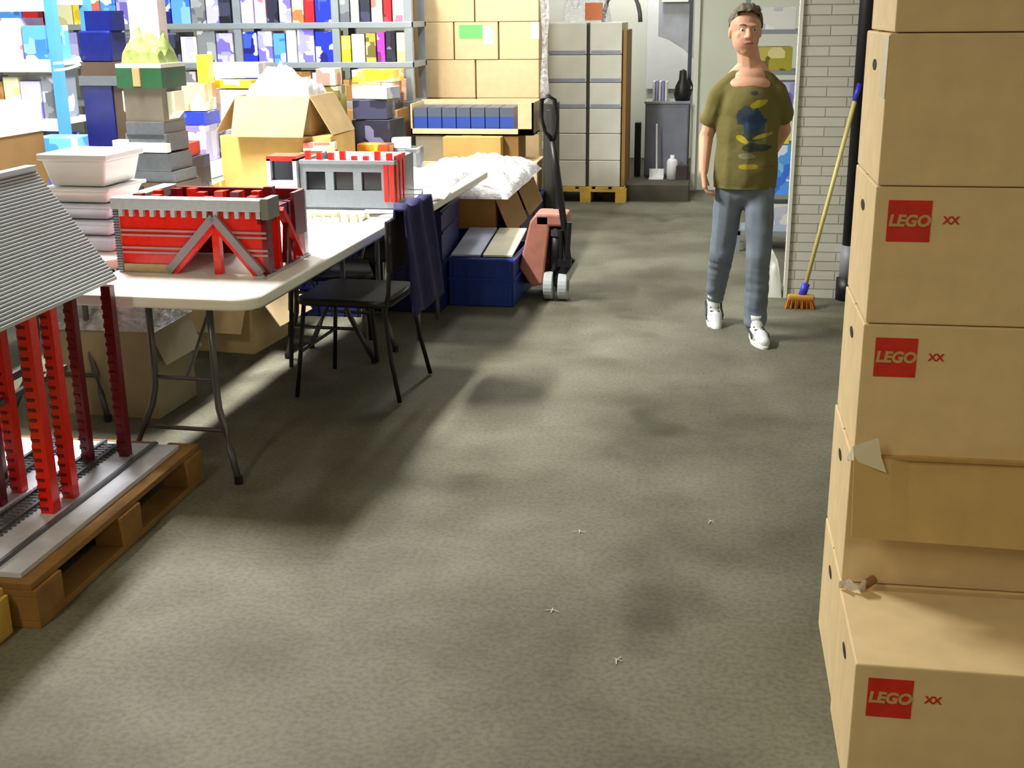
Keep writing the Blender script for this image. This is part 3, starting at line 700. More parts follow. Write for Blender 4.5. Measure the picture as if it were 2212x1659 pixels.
for k in range(6): b.box(-.126, -.108, -.05, .03, .14 + k * .08, .17 + k * .08)
b.build('red_detail', mat('brick_salmon', (214, 96, 90), .3), t)
t = thing('grey_brick_tower', 'tall dark grey toy-brick tower with a green roof garden and cream side fins', 'toy model', (-2.88, 6.05, TZ), R(-6))
MB().box(-.18, .16, -.13, .13, 0, .14).build('base', Mb2, t)
b = MB()
for k in range(4): b.box(-.15 + k * .08, -.11 + k * .08, -.135, -.125, .02, .12)
b.build('arches', M_bblack, t)
for z, w_ in ((.14, .30), (.20, .26), (.30, .24), (.36, .22)): MB().box(-w_ / 2, w_ / 2, -.11, .11, z, z + (.09 if z > .18 else .06)).build('storey', [M_bdgrey, Mb2][int(z * 100) % 2], t, bevel=.003)
MB().box(-.11, .11, -.10, .10, .45, .62).build('shaft', mat('brick_taupe', (104, 96, 84), .4, vary=.15), t)
for s_ in (-1, 1): MB().prism([(s_ * .11, .46), (s_ * .15, .50), (s_ * .15, .60), (s_ * .11, .60)], -.05, .05, 'y').build('side_fin', mat('brick_ivory', (228, 226, 196), .4), t)
MB().box(-.12, .14, -.15, -.11, .30, .345).build('front_ledge', M_carton, t)
MB().box(-.16, -.10, -.17, -.11, .28, .36).build('bracket', M_whitep, t)
MB().box(-.13, .13, -.12, .12, .62, .72).build('storey', mat('brick_green', (36, 80, 50), .4, vary=.3), t)
MB().box(-.03, .01, -.13, -.11, .63, .72).build('orange_panel', mat('brick_orange', (232, 140, 96), .4), t)
MB().box(-.13, .13, -.12, .12, .72, .74).build('ledge', M_carton, t)
o = heap('roof_garden', .22, .2, .16, None, 6.6, 26, .4).build('roof_garden', mat('lime_green', (120, 134, 72), .6, vary=.3, scale=30), t); o.location = (0, 0, .74)
MB().box(-.10, .07, .0, .08, .74, 1.06).build('backdrop_panel', mat('pale_print', (226, 214, 214), .4, vary=.12, scale=10), t)

# ------------------------------------------------------------------ packaging boxes (many small)
PAL = {'cobalt': [(30, 50, 190), (60, 90, 220), (30, 30, 120), (200, 210, 240)], 'lavender': [(190, 188, 236), (160, 160, 224), (226, 220, 244), (120, 110, 200)],
       'yellow': [(240, 214, 50), (250, 230, 100), (220, 190, 40), (240, 240, 200)], 'magenta': [(214, 60, 200), (240, 130, 220), (120, 40, 120), (230, 220, 240)],
       'white': [(226, 228, 224), (240, 240, 240), (200, 200, 214), (180, 190, 220)], 'cream': [(226, 224, 180), (240, 238, 210), (206, 196, 140), (220, 120, 110)],
       'peach': [(236, 176, 130), (240, 200, 160), (224, 120, 70), (250, 230, 210)], 'orange': [(226, 140, 30), (240, 170, 50), (180, 70, 30), (90, 40, 40)],
       'red': [(196, 30, 44), (220, 60, 70), (120, 20, 40), (236, 200, 200)], 'dark': [(40, 42, 60), (60, 64, 90), (24, 24, 36), (110, 110, 140)],
       'azure': [(90, 160, 244), (130, 190, 250), (60, 120, 230), (220, 232, 250)], 'grey': [(130, 134, 140), (160, 166, 170), (100, 104, 112), (200, 200, 200)],
       'brown': [(150, 110, 60), (170, 130, 80), (110, 80, 44), (200, 170, 120)], 'olive': [(170, 160, 60), (190, 180, 90), (110, 100, 50), (220, 210, 150)],
       'pink': [(236, 190, 200), (240, 214, 220), (210, 120, 140), (250, 240, 240)]}
used = set()
def toybox(col, w, d, h, loc, label, group, rz=0, tilt=0, name='toy_box'):
    o = MB().box(-w / 2, w / 2, 0, d, 0, h).build(name, mat_art('print_' + col.replace(' ', '_'), PAL[col], 11.), bevel=.002)
    o.location = loc; o.rotation_euler = (0, tilt, rz); tag(o, label, 'box', group); return o
def shelf_row(cols, x0_, x1_, y, z, hmin, hmax, d, shelfname, group, gap=.012):
    """fill a shelf with packages; every label names its own neighbours"""
    ws = [rnd.uniform(.8, 1.5) for _ in cols]; S = sum(ws); x = x0_; tot = x1_ - x0_
    for i, c in enumerate(cols):
        w_ = tot * ws[i] / S; L_ = cols[i - 1] if i else 'left end'; R_ = cols[i + 1] if i < len(cols) - 1 else 'right end'
        lb = f'{c} box on the {shelfname}, between {L_} and {R_}'
        if lb in used: print('DUP', lb)
        used.add(lb)
        toybox(c, w_ - gap, d, rnd.uniform(hmin, hmax), (x + w_ / 2, y, z), lb, group); x += w_

# grey steel rack across the back
t = thing('steel_rack', 'long grey steel shelving rack across the back of the store', 'shelving', (0, 0, 0))
SY = 9.75
for xx in (-2.42, -3.02, -3.85, -4.68, -5.5, -6.3):
    for yy in (SY, SY + .45): MB().box(xx - .03, xx + .03, yy - .02, yy + .02, 0, 2.4).build('upright', M_steel, t)
for z in (.1, .42, .72, 1.03, 1.34, 1.65, 1.98): MB().box(-6.35, -2.39, SY - .025, SY + .47, z - .045, z).build('shelf_board', M_steel, t, bevel=.003)
GR = 'printed boxes on the grey steel rack'
shelf_row(['grey', 'white', 'dark', 'cream', 'red', 'pink'], -2.99, -2.45, SY, 1.65, .22, .27, .3, 'grey rack\'s top shelf, right bay', GR)
shelf_row(['yellow', 'white', 'olive', 'magenta', 'dark', 'cream'], -2.99, -2.45, SY, 1.34, .2, .24, .3, 'grey rack\'s middle shelf, right bay', GR)
shelf_row(['brown', 'olive', 'white', 'dark', 'peach'], -2.99, -2.45, SY, 1.03, .17, .22, .3, 'grey rack\'s lower shelf, right bay', GR)
shelf_row(['cobalt', 'lavender', 'azure', 'white', 'lavender', 'cobalt'], -3.82, -3.05, SY, 1.34, .2, .26, .3, 'grey rack\'s middle shelf, second bay', GR)
shelf_row(['lavender', 'pink', 'dark', 'lavender', 'peach', 'red', 'cobalt'], -3.82, -3.05, SY, 1.65, .2, .27, .3, 'grey rack\'s top shelf, second bay', GR)
shelf_row(['cobalt', 'brown', 'brown', 'white', 'olive'][:4], -3.82, -3.05, SY, 1.03, .2, .26, .3, 'grey rack\'s lower shelf, second bay', GR)
shelf_row(['lavender', 'cobalt', 'azure', 'grey', 'lavender', 'dark'], -4.65, -3.9, SY, 1.65, .2, .27, .3, 'grey rack\'s top shelf, third bay', GR)
shelf_row(['grey', 'dark', 'white', 'grey', 'lavender'], -4.65, -3.9, SY, 1.34, .2, .26, .3, 'grey rack\'s middle shelf, third bay', GR)
shelf_row(['white', 'grey', 'red', 'white'], -4.65, -3.9, SY, 1.03, .2, .26, .3, 'grey rack\'s lower shelf, third bay', GR)
shelf_row(['cream', 'yellow', 'cream', 'azure', 'lavender'], -5.46, -4.72, SY, 1.65, .2, .27, .3, 'grey rack\'s top shelf, fourth bay', GR)
shelf_row(['lavender', 'dark', 'red', 'grey'], -5.46, -4.72, SY, 1.34, .2, .26, .3, 'grey rack\'s middle shelf, fourth bay', GR)
shelf_row(['grey', 'white', 'azure', 'red'], -6.28, -5.55, SY, 1.65, .2, .27, .3, 'grey rack\'s top shelf, left bay', GR)
shelf_row(['white', 'cream', 'lavender', 'cobalt'], -6.28, -5.55, SY, 1.34, .2, .26, .3, 'grey rack\'s middle shelf, left bay', GR)

# blue display rack at the left
t = thing('blue_rack', 'blue display rack with white shelf edges at the far left', 'shelving', (0, 0, 0))
BY = 7.55; Mpost = mat('sky_blue_paint', (80, 150, 240), .4, vary=.06)
for xx in (-4.24, -5.4): MB().box(xx - .03, xx + .03, BY - .03, BY + .03, 0, 2.2).build('post', Mpost, t); 
for xx in (-4.24, -5.4): MB().box(xx - .03, xx + .03, BY + .42, BY + .48, 0, 2.2).build('post', Mpost, t)
for z in (.25, .72, 1.06, 1.44, 1.82):
    MB().box(-5.4, -4.24, BY, BY + .45, z - .03, z).build('shelf_board', M_whitep, t); MB().box(-5.37, -4.27, BY - .02, BY, z - .07, z + .01).build('shelf_edge', mat('pale_edge', (214, 222, 210), .4), t)
GB = 'packages on the blue display rack'
shelf_row(['white', 'lavender', 'azure', 'lavender', 'pink', 'azure'], -5.3, -4.3, BY + .01, 1.44, .22, .27, .3, 'blue rack\'s upper shelf', GB)
shelf_row(['grey', 'cream', 'white', 'grey', 'brown', 'cream', 'lavender', 'grey'], -5.3, -4.3, BY + .03, 1.06, .24, .29, .3, 'blue rack\'s middle shelf', GB)
shelf_row(['red', 'white', 'cobalt', 'azure', 'cobalt'], -5.3, -4.3, BY - .0, .72, .24, .27, .3, 'blue rack\'s lower shelf', GB)
shelf_row(['white', 'lavender', 'white', 'lavender'], -5.3, -4.3, BY + .01, 1.82, .14, .2, .3, 'blue rack\'s highest shelf', GB)
# loose bright-blue and other boxes on the tables between
loose = [('azure', .30, .25, .16, (-3.88, 6.75, TZ + .12), 'bright blue box at the left end of the clutter, above the white cover', 0),
         ('cobalt', .26, .22, .12, (-3.90, 6.75, TZ), 'blue box under the bright blue box at the left end of the clutter', 0),
         ('lavender', .16, .2, .20, (-3.62, 6.9, TZ), 'pale lavender box left of the dark blue tower', 5),
         ('white', .3, .3, .10, (-3.22, 7.1, TZ), 'wide white box low behind the towers', -4),
         ('lavender', .24, .24, .22, (-3.2, 7.12, TZ + .102), 'lavender box on the wide white box behind the towers', 3),
         ('cobalt', .24, .2, .08, (-3.2, 7.15, TZ + .325), 'flat deep blue box on the lavender box', -6),
         ('peach', .22, .2, .16, (-3.18, 7.15, TZ + .41), 'peach box above the flat deep blue one', 4),
         ('yellow', .07, .1, .17, (-3.10, 7.22, TZ + .571), 'narrow bright yellow box standing upright in the clutter', 3),
         ('olive', .32, .24, .05, (-2.95, 6.72 - .22, TZ), 'flat olive box in front of the wide carton', 6),
         ('dark', .14, .2, .24, (-2.78 - .06, 6.2, TZ + .0), 'dark printed box right of the grey tower', -8),
         ('red', .16, .18, .07, (-2.85, 6.18, TZ + .245), 'small red box on the dark printed box', 4),
         ('grey', .20, .2, .20, (-3.02, 6.45, TZ), 'grey printed box just behind the grey tower', 0),
         ('yellow', .26, .2, .05, (-3.0, 7.42, TZ + .53), 'flat yellow box left of the flapped box', -3),
         ('white', .30, .22, .22, (-2.99, 7.42, TZ + .30), 'white box with red label under the flat yellow box', 2),
         ('grey', .30, .24, .295, (-2.99, 7.42, TZ), 'plain grey box under the white box left of the flapped box', 0),
         ('white', .34, .2, .09, (-3.02, 7.5, TZ + .59), 'white tray-like box topping the clutter left of the bubble wrap', 5),
         ('dark', .26, .26, .33, (-2.13, 7.5, TZ), 'tall dark printed box right of the flapped box', -8),
         ('dark', .22, .24, .12, (-2.13, 7.5, TZ + .335), 'dark box second from the top in the pile right of the flapped box', 3),
         ('white', .24, .2, .07, (-2.13, 7.5, TZ + .46), 'white box topping the pile right of the flapped box', -10),
         ('cream', .12, .18, .10, (-2.36, 7.35, TZ + .55), 'small cream box beside the bubble wrap heap', 4),
         ('olive', .14, .2, .545, (-2.36, 7.36, TZ), 'tall olive box under the small cream box', 2),
         ('orange', .20, .12, .14, (-2.07, 7.30, TZ + .06), 'orange and yellow box low in the pile right of the flapped box', -6),
         ('dark', .22, .12, .055, (-2.07, 7.30, TZ), 'flat dark box directly under the orange one', -6),
         ('cream', .18, .16, .05, (-2.22, 6.72, TZ + .22), 'flat cream box on the carton corner by the flapped box', 12),
         ('brown', .20, .2, .215, (-2.23, 6.72, TZ), 'plain brown box under the flat cream one', 10),
         ('grey', .2, .2, .16, (-1.92, 7.42, TZ), 'grey printed box left of the blue-box tray', 0),
         ('white', .12, .12, .06, (-1.92, 7.44, TZ + .162), 'little white box on the grey printed one', 12),
         ('yellow', .34, .26, .09, (-2.62, 9.34, 1.206), 'bright yellow box lying tilted on the peach boxes', -4),
         ('peach', .34, .26, .10, (-2.62, 9.34, 1.106), 'peach box under the tilted yellow one', 2),
         ('dark', .34, .26, .11, (-2.62, 9.34, .995), 'dark box at the foot of the yellow and peach pile', 0)]
for c, w_, d_, h_, lc, lb, a in loose: toybox(c, w_, d_, h_, lc, lb, 'loose printed boxes in the clutter', R(a), 0)
t = carton('carton', .5, .36, .85, 'tall brown carton behind the tables, under the yellow and peach boxes', 'box', (-2.92, 9.30, .144), 0, M_kraftd, None, hole=False)
pallet('wooden pallet under the tall brown carton, hidden behind the tables', (-2.70, 9.30, 0), 0, w=.62, L=.7)

# ------------------------------------------------------------------ display tray with blue boxes
pallet('wooden pallet under the carton with the tray of blue boxes', (-1.95, 9.75 - .0, 0) if False else (-1.86, 9.70, 0), 0, w=.95, L=.55)
t = carton('carton', 1.0, .42, .44, 'broad carton carrying the open tray of blue boxes', 'box', (-2.35, 9.47, .144), 0, M_kraft, None, hole=False)
t = carton('carton', .46, .12, .2, 'small yellow-brown carton below the tray of blue boxes', 'box', (-2.08, 9.36, .586), 0, mat('yellow_card', (226, 176, 70), .7), None, hole=False, seam=False)
t = carton('carton', .30, .38, .2, 'dull carton supporting the tray, at its right side', 'box', (-1.80, 9.49, .586), 0, M_kraftd, None, hole=False, seam=False)
t = carton('carton', .30, .38, .2, 'grey-sided carton supporting the tray, at its left side', 'box', (-2.33, 9.49, .586), 0, MC['grey_card'], None, hole=False, seam=False)
t = thing('display_tray', 'open cardboard tray holding a row of blue boxes', 'box', (-2.36, 9.47, .79))
MB().box(0, .98, 0, .40, 0, .01).box(0, .98, 0, .008, 0, .05).box(0, .012, 0, .4, 0, .24).box(.86, .98, 0, .03, 0, .25).box(.968, .98, 0, .4, 0, .25).box(0, .98, .39, .4, 0, .25).build('body', M_kraft, t)
Mbb = mat('blue_box', (42, 72, 160), .4, vary=.08); Mbg = mat('grey_blue_top', (84, 92, 108), .4, vary=.08)
lbs = ['leftmost blue box in the tray', 'second blue box from the left in the tray', 'third blue box from the left in the tray', 'middle blue box of the seven in the tray', 'third blue box from the right in the tray', 'second blue box from the right in the tray', 'rightmost blue box in the tray']
for k in range(7):
    o = MB().box(-.054, .054, 0, .34, 0, .13, 0).box(-.054, .054, 0, .34, .13, .20, 1).build('blue_box', [Mbb, Mbg]); o.location = (-2.285 + k * .1155, 9.49, .802); tag(o, lbs[k] + ', grey above and blue below', 'box', 'blue boxes in the display tray')

# ------------------------------------------------------------------ brown carton wall behind, on pallet
BY2 = 10.30
pallet('wooden pallet under the wall of brown cartons', (-1.98, 10.72, 0), 0, w=1.15, L=.8, m_=M_pallety)
rows = [(.146, 2), (.44, 3), (.735, 2), (1.03, 3), (1.33, 2), (1.63, 3)]
rows = [(.146, .29, 2), (.436, .29, 3), (.726, .295, 2), (1.021, .315, 2), (1.336, .305, 3), (1.641, .31, 2), (1.951, .3, 3)]
ords = ['bottom', 'second', 'third', 'fourth', 'fifth', 'sixth', 'top']; k = 0
for i, (z, h_, n_) in enumerate(rows):
    xs = [-2.53, -1.985, -1.44] if n_ == 2 else [-2.53, -2.165, -1.785, -1.44]
    for j in range(n_):
        pos = (['left', 'right'] if n_ == 2 else ['left', 'middle', 'right'])[j]
        t = carton('carton', xs[j + 1] - xs[j] - .012, .5, h_ - .004, f'{pos} brown carton in the {ords[i]} layer of the carton wall at the back', 'box', (xs[j], BY2 + rnd.uniform(0, .01), z), 0, M_kraft, 'brown cartons in the wrapped wall', hole=False)
        if i == 4 and j == 1: 
            l = MB().box(.04, .24, -.002, 0, .17, .28).build('label_sticker', mat('green_label', (110, 240, 110), .5, vary=.05), t); l['label'] = 'green label'
            MB().box(.25, .33, -.002, 0, .12, .27).build('label_sticker', M_whitep, t)['label'] = 'white label'
        if i == 4 and j == 2: MB().box(.27, .335, -.002, 0, .16, .30).build('label_sticker', M_whitep, t)['label'] = 'white label'
        if i == 3 and j == 0: MB().box(.05, .12, -.002, 0, .18, .26).build('red_mark', M_red, t)
o = MB(); vs = []; fs = []
for i in range(30):
    for j in range(5): vs.append((-1.425 + .014 * j + .010 * math.sin(i * .5 + j), 10.26 + .015 * math.sin(i * .7 + j * 2), .6 + i * .055))
for i in range(29):
    for j in range(4): a = i * 5 + j; fs.append((a, a + 1, a + 6, a + 5))
o = MB().add(vs, fs).build('stretch_film', M_film, smooth=True); tag(o, 'loose strip of clear stretch film hanging at the right edge of the carton wall', 'plastic film')
t = thing('dark_gap', 'narrow dark strip standing in for shade between the blue-box tray and the carton wall edge', 'bag', (-1.28, 9.5, 0)); bpy.data.objects.remove(t)
o = MB().prism(rounded(.10, .3, .04), 0, 1.03, 'z').build('tray_gap_shade', M_dark); place(o, (-1.26, 9.65, 0)); tag(o, 'dark upright roll standing in for the shaded gap right of the blue-box tray', 'filler')  # dark block added where there is only a shaded gap

# ------------------------------------------------------------------ white carton pallet
pallet('yellow wooden pallet under the tall white carton stack', (-1.15, 11.65, 0), 0, w=.76, L=.8, m_=M_pallety)
WZ = [.146, .39, .635, .865, 1.095, 1.34, 1.62]
for i in range(6):
    for j in range(2):
        x0_ = -1.505 + j * .385; wd = (.355, .29)[j]
        t = thing('white_carton', f'white carton in the {["left", "right"][j]} column, {["bottom", "second", "third", "fourth", "fifth", "top"][i]} layer of the tall white stack', 'box', (x0_, 11.27, WZ[i]), 0, 'white cartons on the yellow pallet')
        h_ = WZ[i + 1] - WZ[i]
        MB().box(0, wd, 0, .74, 0, h_ - .003).build('body', M_carton, t, bevel=.008)
        if i >= 3: MB().box(.01, wd - .01, -.003, 0, 0, .035).build('strap', mat('blue_grey_strap', (140, 146, 160), .4), t)
MB_ = MB().box(-1.148, -1.122, 11.3, 11.98, .15, 1.60).build('column_gap_shade', M_dark); tag(MB_, 'dark strip standing in for shade between the two columns of white cartons', 'board')  # dark strip paints the shade in the gap between the columns
o = MB().box(-.822, -.79, 11.30, 12.0, .15, 1.55).build('brown_board', M_kraftd); tag(o, 'brown cardboard sheet leaning along the right side of the white stack', 'board'); 
t = thing('plastic_bag', 'clear plastic bag with a red label on top of the white cartons', 'bag', (-1.18, 11.6, 1.618))
heap('bag', .42, .4, .34, None, 9.4, 26, .3).build('bag', M_film, t, smooth=True)
MB().box(.0, .16, -.21, -.2, .02, .17).build('label', mat('brown_red_label', (190, 110, 70), .5), t)['label'] = 'brown and red label'
t = thing('grey_hose', 'curved grey hose arching over the right end of the white stack', 'hose', (-.86, 11.6, 1.615))
b = MB(); pts = [(.17 * math.cos(a) , 0, .30 * math.sin(a)) for a in [math.pi * k / 12 for k in range(13)]]
b.tube(pts, .02, 10).build('hose', mat('hose_grey', (90, 92, 92), .5), t, smooth=True)

# ------------------------------------------------------------------ back room bits
t = thing('grey_cabinet', 'low grey metal cabinet standing on the dark ledge by the doorway', 'cabinet', (-.44, 12.05, .15))
MB().box(-.21, .21, 0, .4, 0, .70).build('body', mat('cabinet_grey', (118, 122, 134), .4, metal=.1), t, bevel=.006)
MB().box(-.2, .2, -.006, 0, .02, .66).build('door', mat('cabinet_door', (126, 130, 144), .4), t)
MB().box(-.22, .22, -.01, .41, .70, .72).build('top', mat('cabinet_top', (150, 152, 158), .4), t)
t = thing('scoop', 'white long-handled dustpan in front of the grey cabinet', 'dustpan', (-.52, 11.86, .15))
MB().box(-.07, .07, -.06, .06, 0, .012).box(-.07, .07, .05, .06, 0, .09).build('pan', M_whitep, t); MB().tube([(0, .05, .05), (-.01, .07, .52)], .008, 8).build('handle', M_whitep, t)
t = thing('white_canister', 'small white canister beside the dustpan', 'canister', (-.37, 11.85, .15))
MB().lathe([(.0, 0), (.05, 0), (.052, .17), (.04, .19), (.02, .2), (.02, .23), (0, .23)], 20).build('body', M_whitep, t, smooth=True)
tagbuild(MB().prism(rounded(.13, .1, .03), 0, .13, 'z'), 'dark_case', mat('dark_maroon', (60, 44, 48), .6), 'small dark case right of the white canister', 'case', (-.27, 11.86, .15))
tagbuild(MB().box(-.03, .03, 0, .1, 0, .52), 'black_case', M_black, 'narrow black case standing left of the grey cabinet', 'case', (-.72, 12.05, .15), bevel=.01)
t = thing('folders', 'row of lavender folders on the grey cabinet', 'folders', (-.50, 12.15, .871))
for k in range(5): MB().box(-.09 + k * .03, -.068 + k * .03, 0, .2, 0, .18 + .01 * (k % 2)).build('folder', mat('lavender_folder', (168, 166, 220), .5) if k % 2 else M_whitep, t)
t = thing('black_machine', 'black coffee-pot shaped appliance on the right of the grey cabinet', 'appliance', (-.30, 12.2, .87))
MB().lathe([(0, 0), (.07, 0), (.085, .06), (.07, .14), (.04, .2), (.035, .28), (0, .3)], 20).build('body', M_black, t, smooth=True)
MB().tube([(.05, 0, .05), (.1, 0, .12), (.06, 0, .22)], .01, 8).build('handle', M_black, t)
t = thing('wall_panel', 'pale panel with a grey area on the back wall behind the cabinet', 'panel', (-.43, 13.5, 0.9))
MB().box(-.30, .22, 0, .03, .0, 1.05).build('board', M_whitep, t, bevel=.005)
b = MB(); poly = [(-.18, .95), (.2, .95), (.2, .32), (.1, .42), (-.06, .52), (-.18, .56)]
b.prism(poly, -.004, 0, 'y').build('grey_area', mat('pale_grey', (176, 178, 188), .4), t)  # grey shape laid flat on the pale board
t = thing('wall_sign', 'small white sign with red print high in the doorway', 'sign', (-.43, 13.42, 1.80))
MB().box(-.15, .13, 0, .02, 0, .3).build('board', M_whitep, t)
b = MB()
for k in range(5): b.box(-.12 + k * .047, -.088 + k * .047, -.003, 0, .03, .09)
b.build('red_print', mat('sign_red', (214, 40, 70), .5), t)

# right rack behind the man
t = thing('supply_rack', 'grey rack of supplies between the man and the brick pillar', 'shelving', (0, 0, 0))
for xx in (.22, .80): MB().box(xx - .015, xx + .015, 9.0, 9.04, 0, 2.3).build('upright', M_steel, t); MB().box(xx - .015, xx + .015, 9.36, 9.4, 0, 2.3).build('upright', M_steel, t)
for z in (.15, .42, .98, 1.30, 1.58, 1.85): MB().box(.20, .82, 9.0, 9.4, z - .03, z).build('shelf_board', M_steel, t)
GW = 'supplies on the rack behind the man'
for c, w_, h_, x, z, lb in (('white', .3, .15, .40, 1.58, 'white bundle on the top shelf of the rack right of the man\'s head'), ('olive', .24, .16, .42, 1.30, 'yellowish box on the rack level with the man\'s chin'), ('lavender', .3, .24, .46, .98, 'pale lavender package on the rack beside the man\'s shoulder'),
                       ('yellow', .1, .14, .50, .82, 'small yellow box beside the man\'s elbow'), ('azure', .2, .36, .52, .42, 'pale blue package on the rack beside the man\'s hip'), ('white', .26, .2, .50, .15, 'white package on the lowest shelf beside the man\'s thigh')):
    toybox(c, w_, .3, h_, (x, 9.02, z) if c != 'yellow' else (x, 9.02, .785), lb, GW)
o = heap('lump', .17, .26, .34, None, 2.7, 26, .06, 1.1).build('floor_light_patch', mat('floor_light_patch', (228, 230, 224), .6), smooth=True); place(o, (.385, 7.62, .0)); tag(o, 'white sack on the floor against the brick pillar', 'lump')  # solid white shape added in place of light falling on the floor

# pipe and broom
t = thing('drain_pipe', 'black vertical pipe between the brick pillar and the carton stack', 'pipe', (.865, 7.50, 0))
MB().tube([(0, 0, .30), (0, 0, 3.38)], .055, 20).build('pipe', M_black, t, smooth=True)
MB().tube([(0, 0, .14), (0, 0, .34)], .062, 20).build('sleeve', mat('pipe_grey', (140, 142, 150), .5), t, smooth=True)
MB().tube([(0, 0, 0.0), (0, 0, .14)], .075, 20).build('foot', M_black, t, smooth=True)
t = thing('broom', 'wooden broom with blue collar and orange bristles leaning beside the pillar', 'broom', (.56, 7.20, 0))
hd = MB().tube([(.025, .06, .115), (.255, .225, 1.20)], .0125, 10).build('handle', mat('broom_wood', (222, 206, 130), .5, vary=.08), t, smooth=True)
MB().tube([(.255, .225, 1.20), (.278, .24, 1.30)], .0145, 10).build('grip', mat('broom_blue', (60, 60, 210), .4), hd, smooth=True)
MB().tube([(.012, .05, .075), (.032, .065, .145)], .024, 10).build('collar', MC['broom_blue'], t, smooth=True)
MB().box(-.075, .085, .01, .07, .045, .08).build('head', mat('broom_head', (196, 140, 50), .6), t, bevel=.012)
b = MB()
for i in range(15):
    for j in range(5):
        x = -.07 + i * .0105; y = .014 + j * .012; b.bar((x, y, .05), (x * 1.15 + rnd.uniform(-.004, .004), y + rnd.uniform(-.012, .006), 0.001), .007, .007)
b.build('bristles', mat('bristle_orange', (180, 100, 20), .7), t)

# small litter on the floor
for (x, y, a, lb) in ((.05, 3.95, 60, 'thin white scrap on the floor nearest the man\'s feet'), (-.40, 3.80, 10, 'thin white scrap on the floor left of the other scraps'), (-.42, 3.22, 0, 'white bit of thread on the floor at mid foreground'), (-.20, 2.96, 80, 'small white shred lowest on the floor')):
    b = MB().tube([(-.02, 0, .003), (0, .006, .004), (.022, -.003, .003)], .0012, 5).tube([(0, -.012, .003), (.003, .012, .006)], .001, 5)
    tagbuild(b, 'litter_scrap', M_whitep, lb, 'litter', (x, y, 0), R(a), 'white scraps on the floor')

# ------------------------------------------------------------------ the man
def ico(c, r, sub=2, sc_=(1, 1, 1), M=None):
    bm = bmesh.new(); bmesh.ops.create_icosphere(bm, subdivisions=sub, radius=1)
    out = []
    for v in bm.verts:
        p = Vector((v.co.x * sc_[0] * r, v.co.y * sc_[1] * r, v.co.z * sc_[2] * r))
        if M: p = M @ p
        out.append(p + Vector(c))
    bm.free(); return out
def blob(name, prims, voxel, mats, parent, smooth=4, disp=None, cut=None):
    """one continuous surface fused from tapered limbs and rounded masses"""
    bm = bmesh.new()
    for p in prims:
        if p[0] == 'c': pts = ico(p[1], p[3]) + ico(p[2], p[4])
        elif p[0] == 'f':   # flattened limb: radii (x,y)
            pts = ico(p[1], 1, 2, (p[3][0], p[3][1], min(p[3]))) + ico(p[2], 1, 2, (p[4][0], p[4][1], min(p[4])))
        else: pts = ico(p[1], 1, 3, p[2], p[3] if len(p) > 3 else None)
        vs = [bm.verts.new(q) for q in pts]; r_ = bmesh.ops.convex_hull(bm, input=vs)
        dele = [g for g in r_['geom_interior'] if isinstance(g, bmesh.types.BMVert)] 
        if dele: bmesh.ops.delete(bm, geom=dele, context='VERTS')
    me = bpy.data.meshes.new(name); bm.to_mesh(me); bm.free()
    o = bpy.data.objects.new(name, me); COL.objects.link(o)
    rm = o.modifiers.new('r', 'REMESH'); rm.mode = 'VOXEL'; rm.voxel_size = voxel
    sm = o.modifiers.new('s', 'SMOOTH'); sm.iterations = smooth; sm.factor = .5
    dg = bpy.context.evaluated_depsgraph_get(); dg.update()
    m2 = bpy.data.meshes.new_from_object(o.evaluated_get(dg)); o.modifiers.clear(); o.data = m2; bpy.data.meshes.remove(me)
    m2.materials.clear()
    for q in (mats if isinstance(mats, list) else [mats]): m2.materials.append(q)
    if disp:
        ns = [v.normal.copy() for v in m2.vertices]
        for v, n_ in zip(m2.vertices, ns): v.co += n_ * disp(v.co)
    if cut:
        bm = bmesh.new(); bm.from_mesh(m2)
        for co_, no_ in cut: bmesh.ops.bisect_plane(bm, geom=bm.verts[:] + bm.edges[:] + bm.faces[:], plane_co=co_, plane_no=no_, clear_outer=True)
        bm.to_mesh(m2); bm.free()
    for p in m2.polygons: p.use_smooth = True
    if parent: o.parent = parent
    return o
M_skin = mat('skin', (226, 172, 142), .55, vary=.06, scale=14)
M_hair = mat('hair_brown', (104, 94, 76), .7, vary=.25, scale=60)
M_denim = mat('denim', (112, 122, 136), .85, vary=.22, scale=7, bump=.2)
M_shoe = mat('shoe_white', (220, 224, 224), .5); M_shoed = mat('shoe_dark', (58, 62, 64), .6)
